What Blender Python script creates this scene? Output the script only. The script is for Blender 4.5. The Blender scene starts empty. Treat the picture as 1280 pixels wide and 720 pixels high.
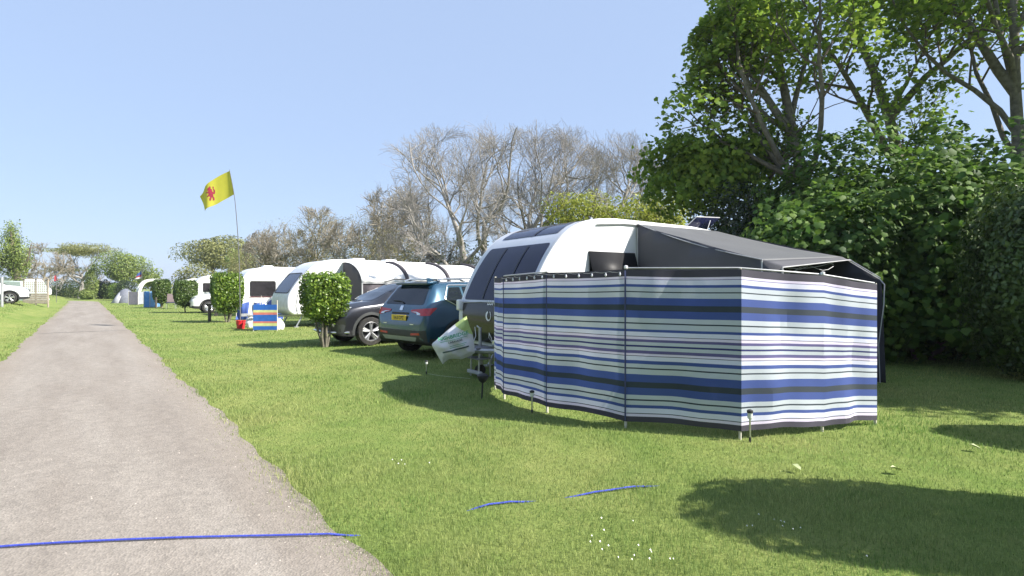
import bpy, bmesh, math, random
import numpy as np
from mathutils import Vector, Matrix, Euler
from mathutils.bvhtree import BVHTree
from mathutils.geometry import delaunay_2d_cdt

R = math.radians
S = bpy.context.scene
COL = S.collection

# ------------------------------------------------------------------ camera
cam_d = bpy.data.cameras.new('camera')
cam = bpy.data.objects.new('camera', cam_d)
COL.objects.link(cam)
CAMZ, FPX = 1.45, 700.0
cam_d.sensor_width = 36.0
cam_d.lens = FPX / 1280.0 * 36.0
cam_d.clip_start = 0.05
cam_d.clip_end = 4000
cam.location = (0, 0, CAMZ)
cam.rotation_euler = (R(90), 0, 0)
S.camera = cam

# ------------------------------------------------------------------ light
SUN_DIR = Vector((0.95, -0.31, 0)).normalized()
SUN_EL = 41.0
SUN_AZ = math.atan2(SUN_DIR.x, SUN_DIR.y)
w = bpy.data.worlds.new('World')
S.world = w
w.use_nodes = True
nt = w.node_tree
nt.nodes.clear()
sky = nt.nodes.new('ShaderNodeTexSky')
sky.sky_type = 'NISHITA'
sky.sun_disc = False
sky.sun_elevation = R(SUN_EL)
sky.sun_rotation = SUN_AZ
sky.altitude = 0
sky.air_density = 1.0
sky.dust_density = 0.7
sky.ozone_density = 1.6
bg = nt.nodes.new('ShaderNodeBackground')
bg.inputs['Strength'].default_value = 0.125
ow = nt.nodes.new('ShaderNodeOutputWorld')
hz = nt.nodes.new('ShaderNodeMixRGB')          # thin high haze over the clear sky
hz.inputs['Fac'].default_value = 0.82
hz.inputs['Color2'].default_value = (1.78, 2.30, 3.35, 1)
nt.links.new(sky.outputs[0], hz.inputs['Color1'])
nt.links.new(hz.outputs[0], bg.inputs[0])
nt.links.new(bg.outputs[0], ow.inputs[0])
sun_d = bpy.data.lights.new('sun', 'SUN')
sun_d.energy = 5.0
sun_d.angle = R(0.5)
sun_d.color = (1.0, 0.95, 0.87)
sun = bpy.data.objects.new('sun', sun_d)
COL.objects.link(sun)
sd = Vector((SUN_DIR.x * math.cos(R(SUN_EL)), SUN_DIR.y * math.cos(R(SUN_EL)), math.sin(R(SUN_EL))))
sun.rotation_euler = sd.to_track_quat('Z', 'Y').to_euler()
sun.location = sd * 60
S.view_settings.view_transform = 'Standard'
S.view_settings.look = 'None'
S.view_settings.exposure = 1.15
S.view_settings.gamma = 1.0
S.render.engine = 'CYCLES'
S.cycles.max_bounces = 6
S.cycles.transparent_max_bounces = 8
S.cycles.use_denoising = True

# ------------------------------------------------------------------ helpers
def at(px, py, Y):
    return Vector(((px - 640) / FPX * Y, Y, CAMZ - (py - 360) / FPX * Y))

A0 = R(37.4)
PV = Vector((math.cos(A0), math.sin(A0), 0))
RV = Vector((-math.sin(A0), math.cos(A0), 0))

def pr(p, r, z=0.0):
    v = PV * p + RV * r
    v.z = z
    return v

def smooth01(t):
    t = max(0.0, min(1.0, t))
    return t * t * (3 - 2 * t)

def lawn_z(x, y):
    p = PV.x * x + PV.y * y
    return 0.50 * smooth01((-p - 1.9) / 1.7)

_m = {}
def mat(name, col, rough=0.6, metal=0.0, var=0.12, scale=6.0, bump=0.0, bscale=60.0, coat=0.0,
        transl=0.0, island=0.0, spec=0.5, dirt=None, col2=None):
    """procedural principled material: base colour broken by noise, optional bump / translucency / per-leaf variation"""
    if name in _m:
        return _m[name]
    m = bpy.data.materials.new(name)
    m.use_nodes = True
    t = m.node_tree
    b = t.nodes['Principled BSDF']
    out = t.nodes['Material Output']
    tc = t.nodes.new('ShaderNodeTexCoord')
    n = t.nodes.new('ShaderNodeTexNoise')
    n.inputs['Scale'].default_value = scale
    n.inputs['Detail'].default_value = 5
    t.links.new(tc.outputs['Object'], n.inputs['Vector'])
    rp = t.nodes.new('ShaderNodeValToRGB')
    c = Vector(col)
    lo = c * (1 - var)
    hi = Vector(col2) if col2 else Vector([min(1, v) for v in c * (1 + var)])
    rp.color_ramp.elements[0].position = 0.32
    rp.color_ramp.elements[1].position = 0.68
    rp.color_ramp.elements[0].color = (*lo, 1)
    rp.color_ramp.elements[1].color = (*hi, 1)
    t.links.new(n.outputs['Fac'], rp.inputs['Fac'])
    csock = rp.outputs['Color']
    if island:
        g = t.nodes.new('ShaderNodeNewGeometry')
        hs = t.nodes.new('ShaderNodeHueSaturation')
        mr = t.nodes.new('ShaderNodeMapRange')
        mr.inputs['To Min'].default_value = 1 - island
        mr.inputs['To Max'].default_value = 1 + island
        t.links.new(g.outputs['Random Per Island'], mr.inputs['Value'])
        t.links.new(mr.outputs[0], hs.inputs['Value'])
        mh = t.nodes.new('ShaderNodeMapRange')
        mh.inputs['To Min'].default_value = 0.5 + island * 0.05
        mh.inputs['To Max'].default_value = 0.5 - island * 0.05
        t.links.new(g.outputs['Random Per Island'], mh.inputs['Value'])
        t.links.new(mh.outputs[0], hs.inputs['Hue'])
        t.links.new(csock, hs.inputs['Color'])
        csock = hs.outputs['Color']
    if dirt:
        n2 = t.nodes.new('ShaderNodeTexNoise')
        n2.inputs['Scale'].default_value = dirt[1]
        n2.inputs['Detail'].default_value = 8
        n2.inputs['Roughness'].default_value = 0.7
        t.links.new(tc.outputs['Object'], n2.inputs['Vector'])
        mr2 = t.nodes.new('ShaderNodeMapRange')
        mr2.inputs['From Min'].default_value = 0.5
        mr2.inputs['From Max'].default_value = 0.75
        mr2.inputs['To Max'].default_value = dirt[2]
        t.links.new(n2.outputs['Fac'], mr2.inputs['Value'])
        mx = t.nodes.new('ShaderNodeMixRGB')
        mx.inputs['Color2'].default_value = (*dirt[0], 1)
        t.links.new(mr2.outputs[0], mx.inputs['Fac'])
        t.links.new(csock, mx.inputs['Color1'])
        csock = mx.outputs['Color']
    t.links.new(csock, b.inputs['Base Color'])
    b.inputs['Roughness'].default_value = rough
    b.inputs['Metallic'].default_value = metal
    b.inputs['Specular IOR Level'].default_value = spec
    if coat:
        b.inputs['Coat Weight'].default_value = coat
        b.inputs['Coat Roughness'].default_value = 0.04
    if bump:
        nb = t.nodes.new('ShaderNodeTexNoise')
        nb.inputs['Scale'].default_value = bscale
        nb.inputs['Detail'].default_value = 6
        t.links.new(tc.outputs['Object'], nb.inputs['Vector'])
        bp = t.nodes.new('ShaderNodeBump')
        bp.inputs['Strength'].default_value = bump
        bp.inputs['Distance'].default_value = 0.02
        t.links.new(nb.outputs['Fac'], bp.inputs['Height'])
        t.links.new(bp.outputs[0], b.inputs['Normal'])
    if transl:
        tr = t.nodes.new('ShaderNodeBsdfTranslucent')
        t.links.new(csock, tr.inputs['Color'])
        mxs = t.nodes.new('ShaderNodeMixShader')
        mxs.inputs['Fac'].default_value = transl
        t.links.new(b.outputs[0], mxs.inputs[1])
        t.links.new(tr.outputs[0], mxs.inputs[2])
        t.links.new(mxs.outputs[0], out.inputs['Surface'])
    _m[name] = m
    return m

def tag(o, label=None, cat=None, group=None, kind=None):
    if label: o['label'] = label
    if cat: o['category'] = cat
    if group: o['group'] = group
    if kind: o['kind'] = kind
    return o

def empty(name, loc=(0, 0, 0), rz=0.0, label=None, cat=None, group=None):
    o = bpy.data.objects.new(name, None)
    o.empty_display_size = 0.2
    COL.objects.link(o)
    o.location = loc
    o.rotation_euler = (0, 0, rz)
    return tag(o, label, cat, group)

def children(o):
    return [c for c in S.objects if c.parent == o]

def copy_tree(o, parent=None):
    c = o.copy()
    COL.objects.link(c)
    c.parent = parent
    for ch in children(o):
        copy_tree(ch, c)
    return c

class MB:
    def __init__(s):
        s.v, s.f, s.m = [], [], []
    def add(s, vs, fs, mi=0):
        b = len(s.v)
        s.v.extend([tuple(v) for v in vs])
        s.f.extend([tuple(b + i for i in f) for f in fs])
        s.m.extend([mi] * len(fs))
        return s
    def box(s, c, d, rot=None, mi=0, taper=1.0):
        x, y, z = d[0] / 2, d[1] / 2, d[2] / 2
        vs = []
        for sz in (-1, 1):
            k = 1.0 if sz < 0 else taper
            for sx, sy in ((-1, -1), (1, -1), (1, 1), (-1, 1)):
                vs.append(Vector((sx * x * k, sy * y * k, sz * z)))
        if rot is not None:
            vs = [rot @ q for q in vs]
        c = Vector(c)
        return s.add([q + c for q in vs], [(3, 2, 1, 0), (4, 5, 6, 7), (0, 1, 5, 4), (1, 2, 6, 5), (2, 3, 7, 6), (3, 0, 4, 7)], mi)
    def tube(s, pts, r, n=8, mi=0, cap=True):
        pts = [Vector(p) for p in pts]
        k = len(pts)
        if not hasattr(r, '__len__'):
            r = [r] * k
        vs, fs = [], []
        u = None
        for i in range(k):
            d = (pts[min(i + 1, k - 1)] - pts[max(i - 1, 0)])
            if d.length < 1e-9: d = Vector((0, 0, 1))
            d.normalize()
            if u is None:
                u = d.orthogonal().normalized()
            u = (u - d * u.dot(d))
            if u.length < 1e-6: u = d.orthogonal()
            u.normalize()
            q = d.cross(u)
            for j in range(n):
                a = 2 * math.pi * j / n
                vs.append(pts[i] + (u * math.cos(a) + q * math.sin(a)) * r[i])
        for i in range(k - 1):
            for j in range(n):
                j2 = (j + 1) % n
                fs.append((i * n + j, i * n + j2, (i + 1) * n + j2, (i + 1) * n + j))
        if cap:
            fs.append(tuple(range(n - 1, -1, -1)))
            fs.append(tuple((k - 1) * n + j for j in range(n)))
        return s.add(vs, fs, mi)
    def lathe(s, prof, n=24, c=(0, 0, 0), axis='z', mi=0, close=False):
        vs, fs = [], []
        for (r, h) in prof:
            for j in range(n):
                a = 2 * math.pi * j / n
                if axis == 'z': q = (r * math.cos(a), r * math.sin(a), h)
                else: q = (r * math.cos(a), h, r * math.sin(a))
                vs.append(Vector(q) + Vector(c))
        k = len(prof)
        for i in range(k - 1):
            for j in range(n):
                j2 = (j + 1) % n
                fs.append((i * n + j, i * n + j2, (i + 1) * n + j2, (i + 1) * n + j))
        if prof[0][0] > 1e-6 and close: fs.append(tuple(range(n)))
        if prof[-1][0] > 1e-6 and close: fs.append(tuple((k - 1) * n + j for j in range(n)))
        return s.add(vs, fs, mi)
    def prism(s, poly, y0, y1, mi=0):
        """poly in x,z extruded along y"""
        n = len(poly)
        vs = [(p[0], y0, p[1]) for p in poly] + [(p[0], y1, p[1]) for p in poly]
        fs = [tuple(range(n)), tuple(range(2 * n - 1, n - 1, -1))]
        for i in range(n):
            j = (i + 1) % n
            fs.append((i, i + n, j + n, j))
        return s.add(vs, fs, mi)
    def sheet(s, fn, nu, nv, mi=0):
        vs = [fn(i / nu, j / nv) for j in range(nv + 1) for i in range(nu + 1)]
        fs = []
        for j in range(nv):
            for i in range(nu):
                a = j * (nu + 1) + i
                fs.append((a, a + 1, a + nu + 2, a + nu + 1))
        return s.add(vs, fs, mi)
    def build(s, name, mats, parent=None, smooth=True, bevel=0.0, sharp=35, fix=True, solid=0.0):
        me = bpy.data.meshes.new(name)
        me.from_pydata(s.v, [], s.f)
        if not isinstance(mats, (list, tuple)): mats = [mats]
        for m in mats: me.materials.append(m)
        me.polygons.foreach_set('material_index', s.m)
        bm = bmesh.new()
        bm.from_mesh(me)
        if fix: bmesh.ops.recalc_face_normals(bm, faces=bm.faces)
        if smooth:
            for f in bm.faces: f.smooth = True
            lim = R(sharp)
            for e in bm.edges:
                if len(e.link_faces) == 2 and e.calc_face_angle(0) > lim: e.smooth = False
        bm.to_mesh(me)
        bm.free()
        o = bpy.data.objects.new(name, me)
        COL.objects.link(o)
        o.parent = parent
        if solid:
            md = o.modifiers.new('solid', 'SOLIDIFY')
            md.thickness = solid
            md.offset = 0
        if bevel:
            md = o.modifiers.new('bevel', 'BEVEL')
            md.width = bevel
            md.segments = 3
            md.limit_method = 'ANGLE'
            md.angle_limit = R(40)
            md.harden_normals = False
        return o

def round_poly(pts, r, n=4):
    """rounded corners of a 2d polygon"""
    out = []
    k = len(pts)
    for i in range(k):
        p0, p1, p2 = Vector(pts[i - 1]), Vector(pts[i]), Vector(pts[(i + 1) % k])
        a, b = (p0 - p1), (p2 - p1)
        rr = min(r, a.length * 0.45, b.length * 0.45)
        A = p1 + a.normalized() * rr
        B = p1 + b.normalized() * rr
        for j in range(n + 1):
            t = j / n
            out.append(((1 - t) ** 2) * A + 2 * t * (1 - t) * p1 + t * t * B)
    return [(p.x, p.y) for p in out]

def rect(x0, z0, x1, z1, r=0.0):
    p = [(x0, z0), (x1, z0), (x1, z1), (x0, z1)]
    return round_poly(p, r) if r else p

def tri_poly(poly, sp):
    """triangulate a 2d outline with inner points about sp apart"""
    pts = []
    k = len(poly)
    for i in range(k):
        a, b = Vector(poly[i]), Vector(poly[(i + 1) % k])
        n = max(1, int((b - a).length / sp))
        for j in range(n):
            pts.append(a.lerp(b, j / n))
    n0 = len(pts)
    edges = [(i, (i + 1) % n0) for i in range(n0)]
    xs = [p.x for p in pts]; ys = [p.y for p in pts]
    def inside(x, y):
        c = False
        for i in range(n0):
            a, b = pts[i], pts[i - 1]
            if (a.y > y) != (b.y > y) and x < (b.x - a.x) * (y - a.y) / (b.y - a.y) + a.x:
                c = not c
        return c
    y = min(ys) + sp / 2
    while y < max(ys):
        x = min(xs) + sp / 2
        while x < max(xs):
            if inside(x, y): pts.append(Vector((x, y)))
            x += sp
        y += sp
    r = delaunay_2d_cdt(pts, edges, [], 1, 1e-6)
    return [(p.x, p.y) for p in r[0]], [tuple(f) for f in r[2]]

def patch(name, poly, fn, m, parent, sp=0.06, mi=0, mb=None):
    vs, fs = tri_poly(poly, sp)
    b = mb or MB()
    b.add([fn(x, y) for x, y in vs], fs, mi)
    if mb: return None
    return b.build(name, m, parent, fix=False)

def text_mesh(body, size, fn, m, parent, name='lettering', align='CENTER', bold=0.0, sx=1.0):
    """flat lettering laid on a surface by fn(u, v)"""
    cu = bpy.data.curves.new(name, 'FONT')
    cu.body = body
    cu.size = size
    cu.align_x = align
    cu.offset = bold
    cu.resolution_u = 3
    tmp = bpy.data.objects.new(name, cu)
    COL.objects.link(tmp)
    bpy.context.view_layer.update()
    me = bpy.data.meshes.new_from_object(tmp.evaluated_get(bpy.context.evaluated_depsgraph_get()))
    bpy.data.objects.remove(tmp)
    for v in me.vertices:
        v.co = fn(v.co.x * sx, v.co.y)
    me.materials.clear()
    me.materials.append(m)
    o = bpy.data.objects.new(name, me)
    COL.objects.link(o)
    o.parent = parent
    return o

def raw_mesh(name, V, loops, starts, totals, m, parent=None, smooth=False):
    me = bpy.data.meshes.new(name)
    me.vertices.add(len(V))
    me.vertices.foreach_set('co', V.astype(np.float32).ravel())
    me.loops.add(len(loops))
    me.loops.foreach_set('vertex_index', loops.astype(np.int32))
    me.polygons.add(len(starts))
    me.polygons.foreach_set('loop_start', starts.astype(np.int32))
    me.update(calc_edges=True)
    me.validate()
    me.materials.append(m)
    o = bpy.data.objects.new(name, me)
    COL.objects.link(o)
    o.parent = parent
    return o

LEAF_OVAL = (np.array([(0, 0, 0), (-.28, .45, .07), (0, 1, -.03), (.28, .45, .07)]), [(0, 1, 2), (0, 2, 3)])
LEAF_NARROW = (np.array([(0, 0, 0), (-.13, .45, .04), (0, 1, -.05), (.13, .45, .04)]), [(0, 1, 2), (0, 2, 3)])
LEAF_LOBED = (np.array([(0, 0, .0), (-.38, -.04, -.04), (-.44, .2, .02), (-.60, .46, -.07), (-.37, .62, .02), (0, 1.0, -.12), (.37, .62, .02),
                        (.60, .46, -.07), (.44, .2, .02), (.38, -.04, -.04)]), [(0, 1, 2), (0, 2, 4), (2, 3, 4), (0, 4, 6), (4, 5, 6), (0, 6, 8), (6, 7, 8), (0, 8, 9)])

def leaf_cloud(name, Pts, Nrm, size, tmpl, m, parent, seed, jitter=0.6, droop=0.3, svar=0.35):
    """one mesh of separate little leaves: each near Pts[i], its face about Nrm[i]"""
    g = np.random.default_rng(seed)
    n = len(Pts)
    N = Nrm / (np.linalg.norm(Nrm, axis=1, keepdims=True) + 1e-9)
    N = N + g.normal(0, jitter, (n, 3))
    N /= np.linalg.norm(N, axis=1, keepdims=True) + 1e-9
    T = g.normal(0, 1, (n, 3))
    T[:, 2] -= droop * 2
    T -= N * np.sum(T * N, axis=1, keepdims=True)
    T /= np.linalg.norm(T, axis=1, keepdims=True) + 1e-9
    B = np.cross(T, N)
    s = size * (1 + g.uniform(-svar, svar, n))
    tv, tf = tmpl
    k = len(tv)
    V = Pts[:, None, :] + s[:, None, None] * (tv[None, :, 0, None] * B[:, None, :] + (tv[None, :, 1, None] - .4) * T[:, None, :] + tv[None, :, 2, None] * N[:, None, :])
    F = np.array(tf)
    L = (F[None, :, :] + (np.arange(n) * k)[:, None, None]).reshape(-1)
    nf = n * len(tf)
    return raw_mesh(name, V.reshape(-1, 3), L, np.arange(nf) * 3, None, m, parent)

def vnoise(P, f, seed):
    """cheap smooth 3d noise from a few sines"""
    g = np.random.default_rng(seed)
    out = np.zeros(len(P))
    for i in range(6):
        d = g.normal(0, 1, 3)
        d /= np.linalg.norm(d)
        out += np.sin(P @ d * f * g.uniform(.6, 1.7) + g.uniform(0, 6.28))
    return out / 6 ** .5
# ------------------------------------------------------------------ ground, road, grass
def grass_ground_mat():
    m = bpy.data.materials.new('lawn_soil')
    m.use_nodes = True
    t = m.node_tree
    b = t.nodes['Principled BSDF']
    tc = t.nodes.new('ShaderNodeTexCoord')
    def noise(sc, det, rough=.6):
        n = t.nodes.new('ShaderNodeTexNoise')
        n.inputs['Scale'].default_value = sc
        n.inputs['Detail'].default_value = det
        n.inputs['Roughness'].default_value = rough
        t.links.new(tc.outputs['Object'], n.inputs['Vector'])
        return n
    big, mid, fine = noise(.35, 4), noise(3.0, 6), noise(45, 5, .75)
    r1 = t.nodes.new('ShaderNodeValToRGB')
    e = r1.color_ramp.elements
    e[0].position, e[1].position = .35, .7
    e[0].color, e[1].color = (.13, .205, .046, 1), (.27, .30, .10, 1)
    t.links.new(mid.outputs['Fac'], r1.inputs['Fac'])
    r2 = t.nodes.new('ShaderNodeValToRGB')
    e = r2.color_ramp.elements
    e[0].position, e[1].position = .38, .66
    e[0].color, e[1].color = (.135, .21, .046, 1), (.285, .295, .105, 1)
    t.links.new(big.outputs['Fac'], r2.inputs['Fac'])
    mx = t.nodes.new('ShaderNodeMixRGB'); mx.inputs['Fac'].default_value = .5
    t.links.new(r1.outputs[0], mx.inputs['Color1']); t.links.new(r2.outputs[0], mx.inputs['Color2'])
    r3 = t.nodes.new('ShaderNodeValToRGB')
    e = r3.color_ramp.elements
    e[0].position, e[1].position = .3, .7
    e[0].color, e[1].color = (.62, .62, .6, 1), (1.22, 1.2, 1.1, 1)
    t.links.new(fine.outputs['Fac'], r3.inputs['Fac'])
    mm = t.nodes.new('ShaderNodeMixRGB'); mm.blend_type = 'MULTIPLY'; mm.inputs['Fac'].default_value = 1
    t.links.new(mx.outputs[0], mm.inputs['Color1']); t.links.new(r3.outputs[0], mm.inputs['Color2'])
    t.links.new(mm.outputs[0], b.inputs['Base Color'])
    b.inputs['Roughness'].default_value = .9
    b.inputs['Specular IOR Level'].default_value = .15
    bp = t.nodes.new('ShaderNodeBump'); bp.inputs['Strength'].default_value = .6; bp.inputs['Distance'].default_value = .03
    t.links.new(fine.outputs['Fac'], bp.inputs['Height']); t.links.new(bp.outputs[0], b.inputs['Normal'])
    return m

def axis(vals):
    return np.array(sorted(set(np.round(vals, 3))))
xs = np.concatenate([np.linspace(-900, -130, 12), np.linspace(-120, -20, 81), np.linspace(-19.5, 12, 60), np.linspace(13, 60, 30), np.linspace(70, 900, 12)])
ys = np.concatenate([np.linspace(-300, -20, 10), np.linspace(-15, 20, 60), np.linspace(20.8, 110, 100), np.linspace(115, 1600, 24)])
mb = MB()
nx = len(xs)
mb.v = [(x, y, lawn_z(x, y) if -140 < x else .50 * smooth01((-(PV.x * x + PV.y * y) - 1.9) / 1.7)) for y in ys for x in xs]
mb.f = [(j * nx + i, j * nx + i + 1, (j + 1) * nx + i + 1, (j + 1) * nx + i) for j in range(len(ys) - 1) for i in range(nx - 1)]
mb.m = [0] * len(mb.f)
ground = mb.build('ground', grass_ground_mat(), fix=False)
tag(ground, 'mown green campsite lawn stretching to the hedges', 'lawn', kind='structure')

ROAD_L, ROAD_R = -1.28, 1.24
def road_edge(side, r):
    base = ROAD_L if side < 0 else ROAD_R
    return base + .03 * math.sin(r * .9 + side) + .02 * math.sin(r * 2.7 + side * 2) + .02 * math.sin(r * 7.1)

def road_mat():
    m = bpy.data.materials.new('worn_tarmac')
    m.use_nodes = True
    t = m.node_tree
    b = t.nodes['Principled BSDF']
    tc = t.nodes.new('ShaderNodeTexCoord')
    mp = t.nodes.new('ShaderNodeMapping')
    mp.inputs['Rotation'].default_value = (0, 0, -A0)
    t.links.new(tc.outputs['Object'], mp.inputs['Vector'])
    def noise(sc, det, rough, vec=None):
        n = t.nodes.new('ShaderNodeTexNoise')
        n.inputs['Scale'].default_value = sc; n.inputs['Detail'].default_value = det; n.inputs['Roughness'].default_value = rough
        t.links.new(vec or mp.outputs[0], n.inputs['Vector'])
        return n
    def ramp(sock, p0, c0, p1, c1):
        r = t.nodes.new('ShaderNodeValToRGB')
        e = r.color_ramp.elements
        e[0].position, e[1].position, e[0].color, e[1].color = p0, p1, (*c0, 1), (*c1, 1)
        t.links.new(sock, r.inputs['Fac'])
        return r
    st = t.nodes.new('ShaderNodeMapping'); st.inputs['Scale'].default_value = (1.6, .22, 1)
    t.links.new(mp.outputs[0], st.inputs['Vector'])
    big = ramp(noise(1.0, 5, .6, st.outputs[0]).outputs['Fac'], .36, (.228, .204, .178), .68, (.292, .268, .238))
    vo = t.nodes.new('ShaderNodeTexVoronoi'); vo.inputs['Scale'].default_value = 75
    t.links.new(mp.outputs[0], vo.inputs['Vector'])
    st_ = ramp(vo.outputs['Color'], .1, (.66, .65, .64), .9, (1.3, 1.28, 1.26))
    fine = ramp(noise(9, 8, .75).outputs['Fac'], .3, (.80, .79, .78), .72, (1.14, 1.12, 1.1))
    def mul(a, c, f=1):
        k = t.nodes.new('ShaderNodeMixRGB'); k.blend_type = 'MULTIPLY'; k.inputs['Fac'].default_value = f
        t.links.new(a, k.inputs['Color1']); t.links.new(c, k.inputs['Color2'])
        return k.outputs[0]
    c = mul(mul(big.outputs[0], st_.outputs[0], .5), fine.outputs[0])
    # brown soil and grit gathered near both edges and along the middle
    sx = t.nodes.new('ShaderNodeSeparateXYZ'); t.links.new(mp.outputs[0], sx.inputs[0])
    ab = t.nodes.new('ShaderNodeMath'); ab.operation = 'ABSOLUTE'; t.links.new(sx.outputs['X'], ab.inputs[0])
    mr = t.nodes.new('ShaderNodeMapRange'); mr.inputs['From Min'].default_value = .75; mr.inputs['From Max'].default_value = 1.3
    t.links.new(ab.outputs[0], mr.inputs['Value'])
    nz = noise(2.2, 7, .7)
    ml = t.nodes.new('ShaderNodeMath'); ml.operation = 'MULTIPLY'; t.links.new(mr.outputs[0], ml.inputs[0]); t.links.new(nz.outputs['Fac'], ml.inputs[1])
    mix = t.nodes.new('ShaderNodeMixRGB'); mix.inputs['Color2'].default_value = (.23, .19, .148, 1)
    t.links.new(ml.outputs[0], mix.inputs['Fac']); t.links.new(c, mix.inputs['Color1'])
    t.links.new(mix.outputs[0], b.inputs['Base Color'])
    b.inputs['Roughness'].default_value = .88
    b.inputs['Specular IOR Level'].default_value = .25
    bp = t.nodes.new('ShaderNodeBump'); bp.inputs['Strength'].default_value = .55; bp.inputs['Distance'].default_value = .008
    t.links.new(vo.outputs['Distance'], bp.inputs['Height']); t.links.new(bp.outputs[0], b.inputs['Normal'])
    return m

rr = np.concatenate([np.arange(-12, 30, .12), np.arange(30, 92, .5)])
mb = MB()
NC = 7
for r in rr:
    l, q = road_edge(-1, r), road_edge(1, r)
    for k in range(NC):
        t_ = k / (NC - 1)
        p = l + (q - l) * t_
        bend = -((max(0, r - 72)) ** 2) * .03
        mb.v.append(tuple(pr(p + bend, r, .006 + .018 * (1 - (2 * t_ - 1) ** 2))))
mb.f = [(i * NC + k, i * NC + k + 1, (i + 1) * NC + k + 1, (i + 1) * NC + k) for i in range(len(rr) - 1) for k in range(NC - 1)]
mb.m = [0] * len(mb.f)
road = mb.build('road', road_mat(), fix=False)
tag(road, 'worn pinkish grey tarmac lane running between lawns', 'road', kind='structure')

def grit():
    g = np.random.default_rng(12)
    b = MB()
    for i in range(1500):
        r = math.exp(g.uniform(math.log(1.6), math.log(16)))
        s_ = 1 if g.random() < .7 else -1
        e = road_edge(s_, r)
        p = e - s_ * abs(g.exponential(.16)) if g.random() < .75 else g.uniform(-1.1, 1.1)
        q = pr(p, r)
        u = (2 * (p - road_edge(-1, r)) / (road_edge(1, r) - road_edge(-1, r)) - 1)
        z = .006 + .018 * max(0, 1 - u * u)
        k = .0035 * g.uniform(.6, 2.0)
        a = g.uniform(0, 6.28)
        vs = [(q.x + k * math.cos(a + j * 1.57) * g.uniform(.7, 1.3), q.y + k * math.sin(a + j * 1.57) * g.uniform(.7, 1.3), z) for j in range(4)] + [(q.x, q.y, z + k * .9)]
        b.add(vs, [(0, 1, 4), (1, 2, 4), (2, 3, 4), (3, 0, 4)])
    tag(b.build('grit', mat('grit_stone', (.30, .27, .235), .9, 0, .5, 30, island=.5), fix=False, smooth=False), 'loose grit scattered over the lane and its edges', 'grit', kind='stuff')
grit()
# a thin dark line across the lane
mb = MB()
mb.sheet(lambda u, v: pr(-1.2 + 2.36 * u, 23.0 + .07 * (v - .5) + .05 * math.sin(u * 9), .0095 + .018 * (1 - (2 * u - 1) ** 2) + .0), 24, 1)
tag(mb.build('lane_line', mat('dark_line', (.05, .045, .04), .7), fix=False), 'thin dark line across the far lane', 'dark_strip', kind='structure')

# ---- grass blades
def grass_blades():
    g = np.random.default_rng(5)
    n = 880000
    lo, hi = math.log(2.0), math.log(92.0)
    r = np.exp(g.uniform(lo, hi, n))
    a = g.uniform(R(-72), R(64), n)
    x, y = r * np.sin(a), r * np.cos(a)
    P = PV.x * x + PV.y * y
    Q = RV.x * x + RV.y * y
    er = ROAD_R + .03 * np.sin(Q * .9 + 1) + .02 * np.sin(Q * 2.7 + 2) + .02 * np.sin(Q * 7.1)
    el = ROAD_L + .03 * np.sin(Q * .9 - 1) + .02 * np.sin(Q * 2.7 - 2) + .02 * np.sin(Q * 7.1)
    fr = g.exponential(.075, n) * np.minimum(1, 7 / r)
    ok = (P > er + .02 - fr) | (P < el - .02 + fr)
    x, y, r, P, er = x[ok], y[ok], r[ok], P[ok], er[ok]
    n = len(x)
    z = .50 * (lambda t: t * t * (3 - 2 * t))(np.clip((-P - 1.9) / 1.7, 0, 1))
    pos = np.stack([x, y, z], 1)
    tuft = vnoise(pos, 2.2, 3) * .22 + vnoise(pos, 9, 8) * .2
    near_edge = np.exp(-np.abs(P - er) / .12)
    h = (.021 + .011 * g.random(n)) * (1 + np.clip(tuft, -.5, .8)) * (1 + .9 * near_edge * g.random(n)) * (1 + .012 * r)
    wd = .0023 * (.7 + .6 * g.random(n)) * np.maximum(1, (r / 3.2)) ** .85
    az = g.uniform(0, 6.283, n)
    lean = np.abs(g.normal(.55, .35, n)) * h
    lx, ly = np.cos(az) * lean, np.sin(az) * lean
    sa = az + 1.57 + g.normal(0, .5, n)
    sxv, syv = np.cos(sa) * wd / 2, np.sin(sa) * wd / 2
    V = np.zeros((n, 5, 3))
    V[:, 0] = np.stack([x - sxv, y - syv, z - .004], 1)
    V[:, 1] = np.stack([x + sxv, y + syv, z - .004], 1)
    V[:, 2] = np.stack([x + sxv * .8 + lx * .4, y + syv * .8 + ly * .4, z + h * .62], 1)
    V[:, 3] = np.stack([x - sxv * .8 + lx * .4, y - syv * .8 + ly * .4, z + h * .62], 1)
    V[:, 4] = np.stack([x + lx, y + ly, z + h], 1)
    base = (np.arange(n) * 5)[:, None]
    L = (base + np.array([0, 1, 2, 3, 3, 2, 4])[None, :]).reshape(-1)
    st = (np.arange(n)[:, None] * 7 + np.array([0, 4])[None, :]).reshape(-1)
    m = mat('grass_blade', (.152, .26, .062), .6, 0, .0, .6, transl=.45, island=.36, spec=.2, col2=(.345, .37, .145))
    o = raw_mesh('grass', V.reshape(-1, 3), L, st, None, m)
    tag(o, 'short mown grass blades growing over the lawn', 'grass', kind='stuff')
grass_blades()
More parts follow.
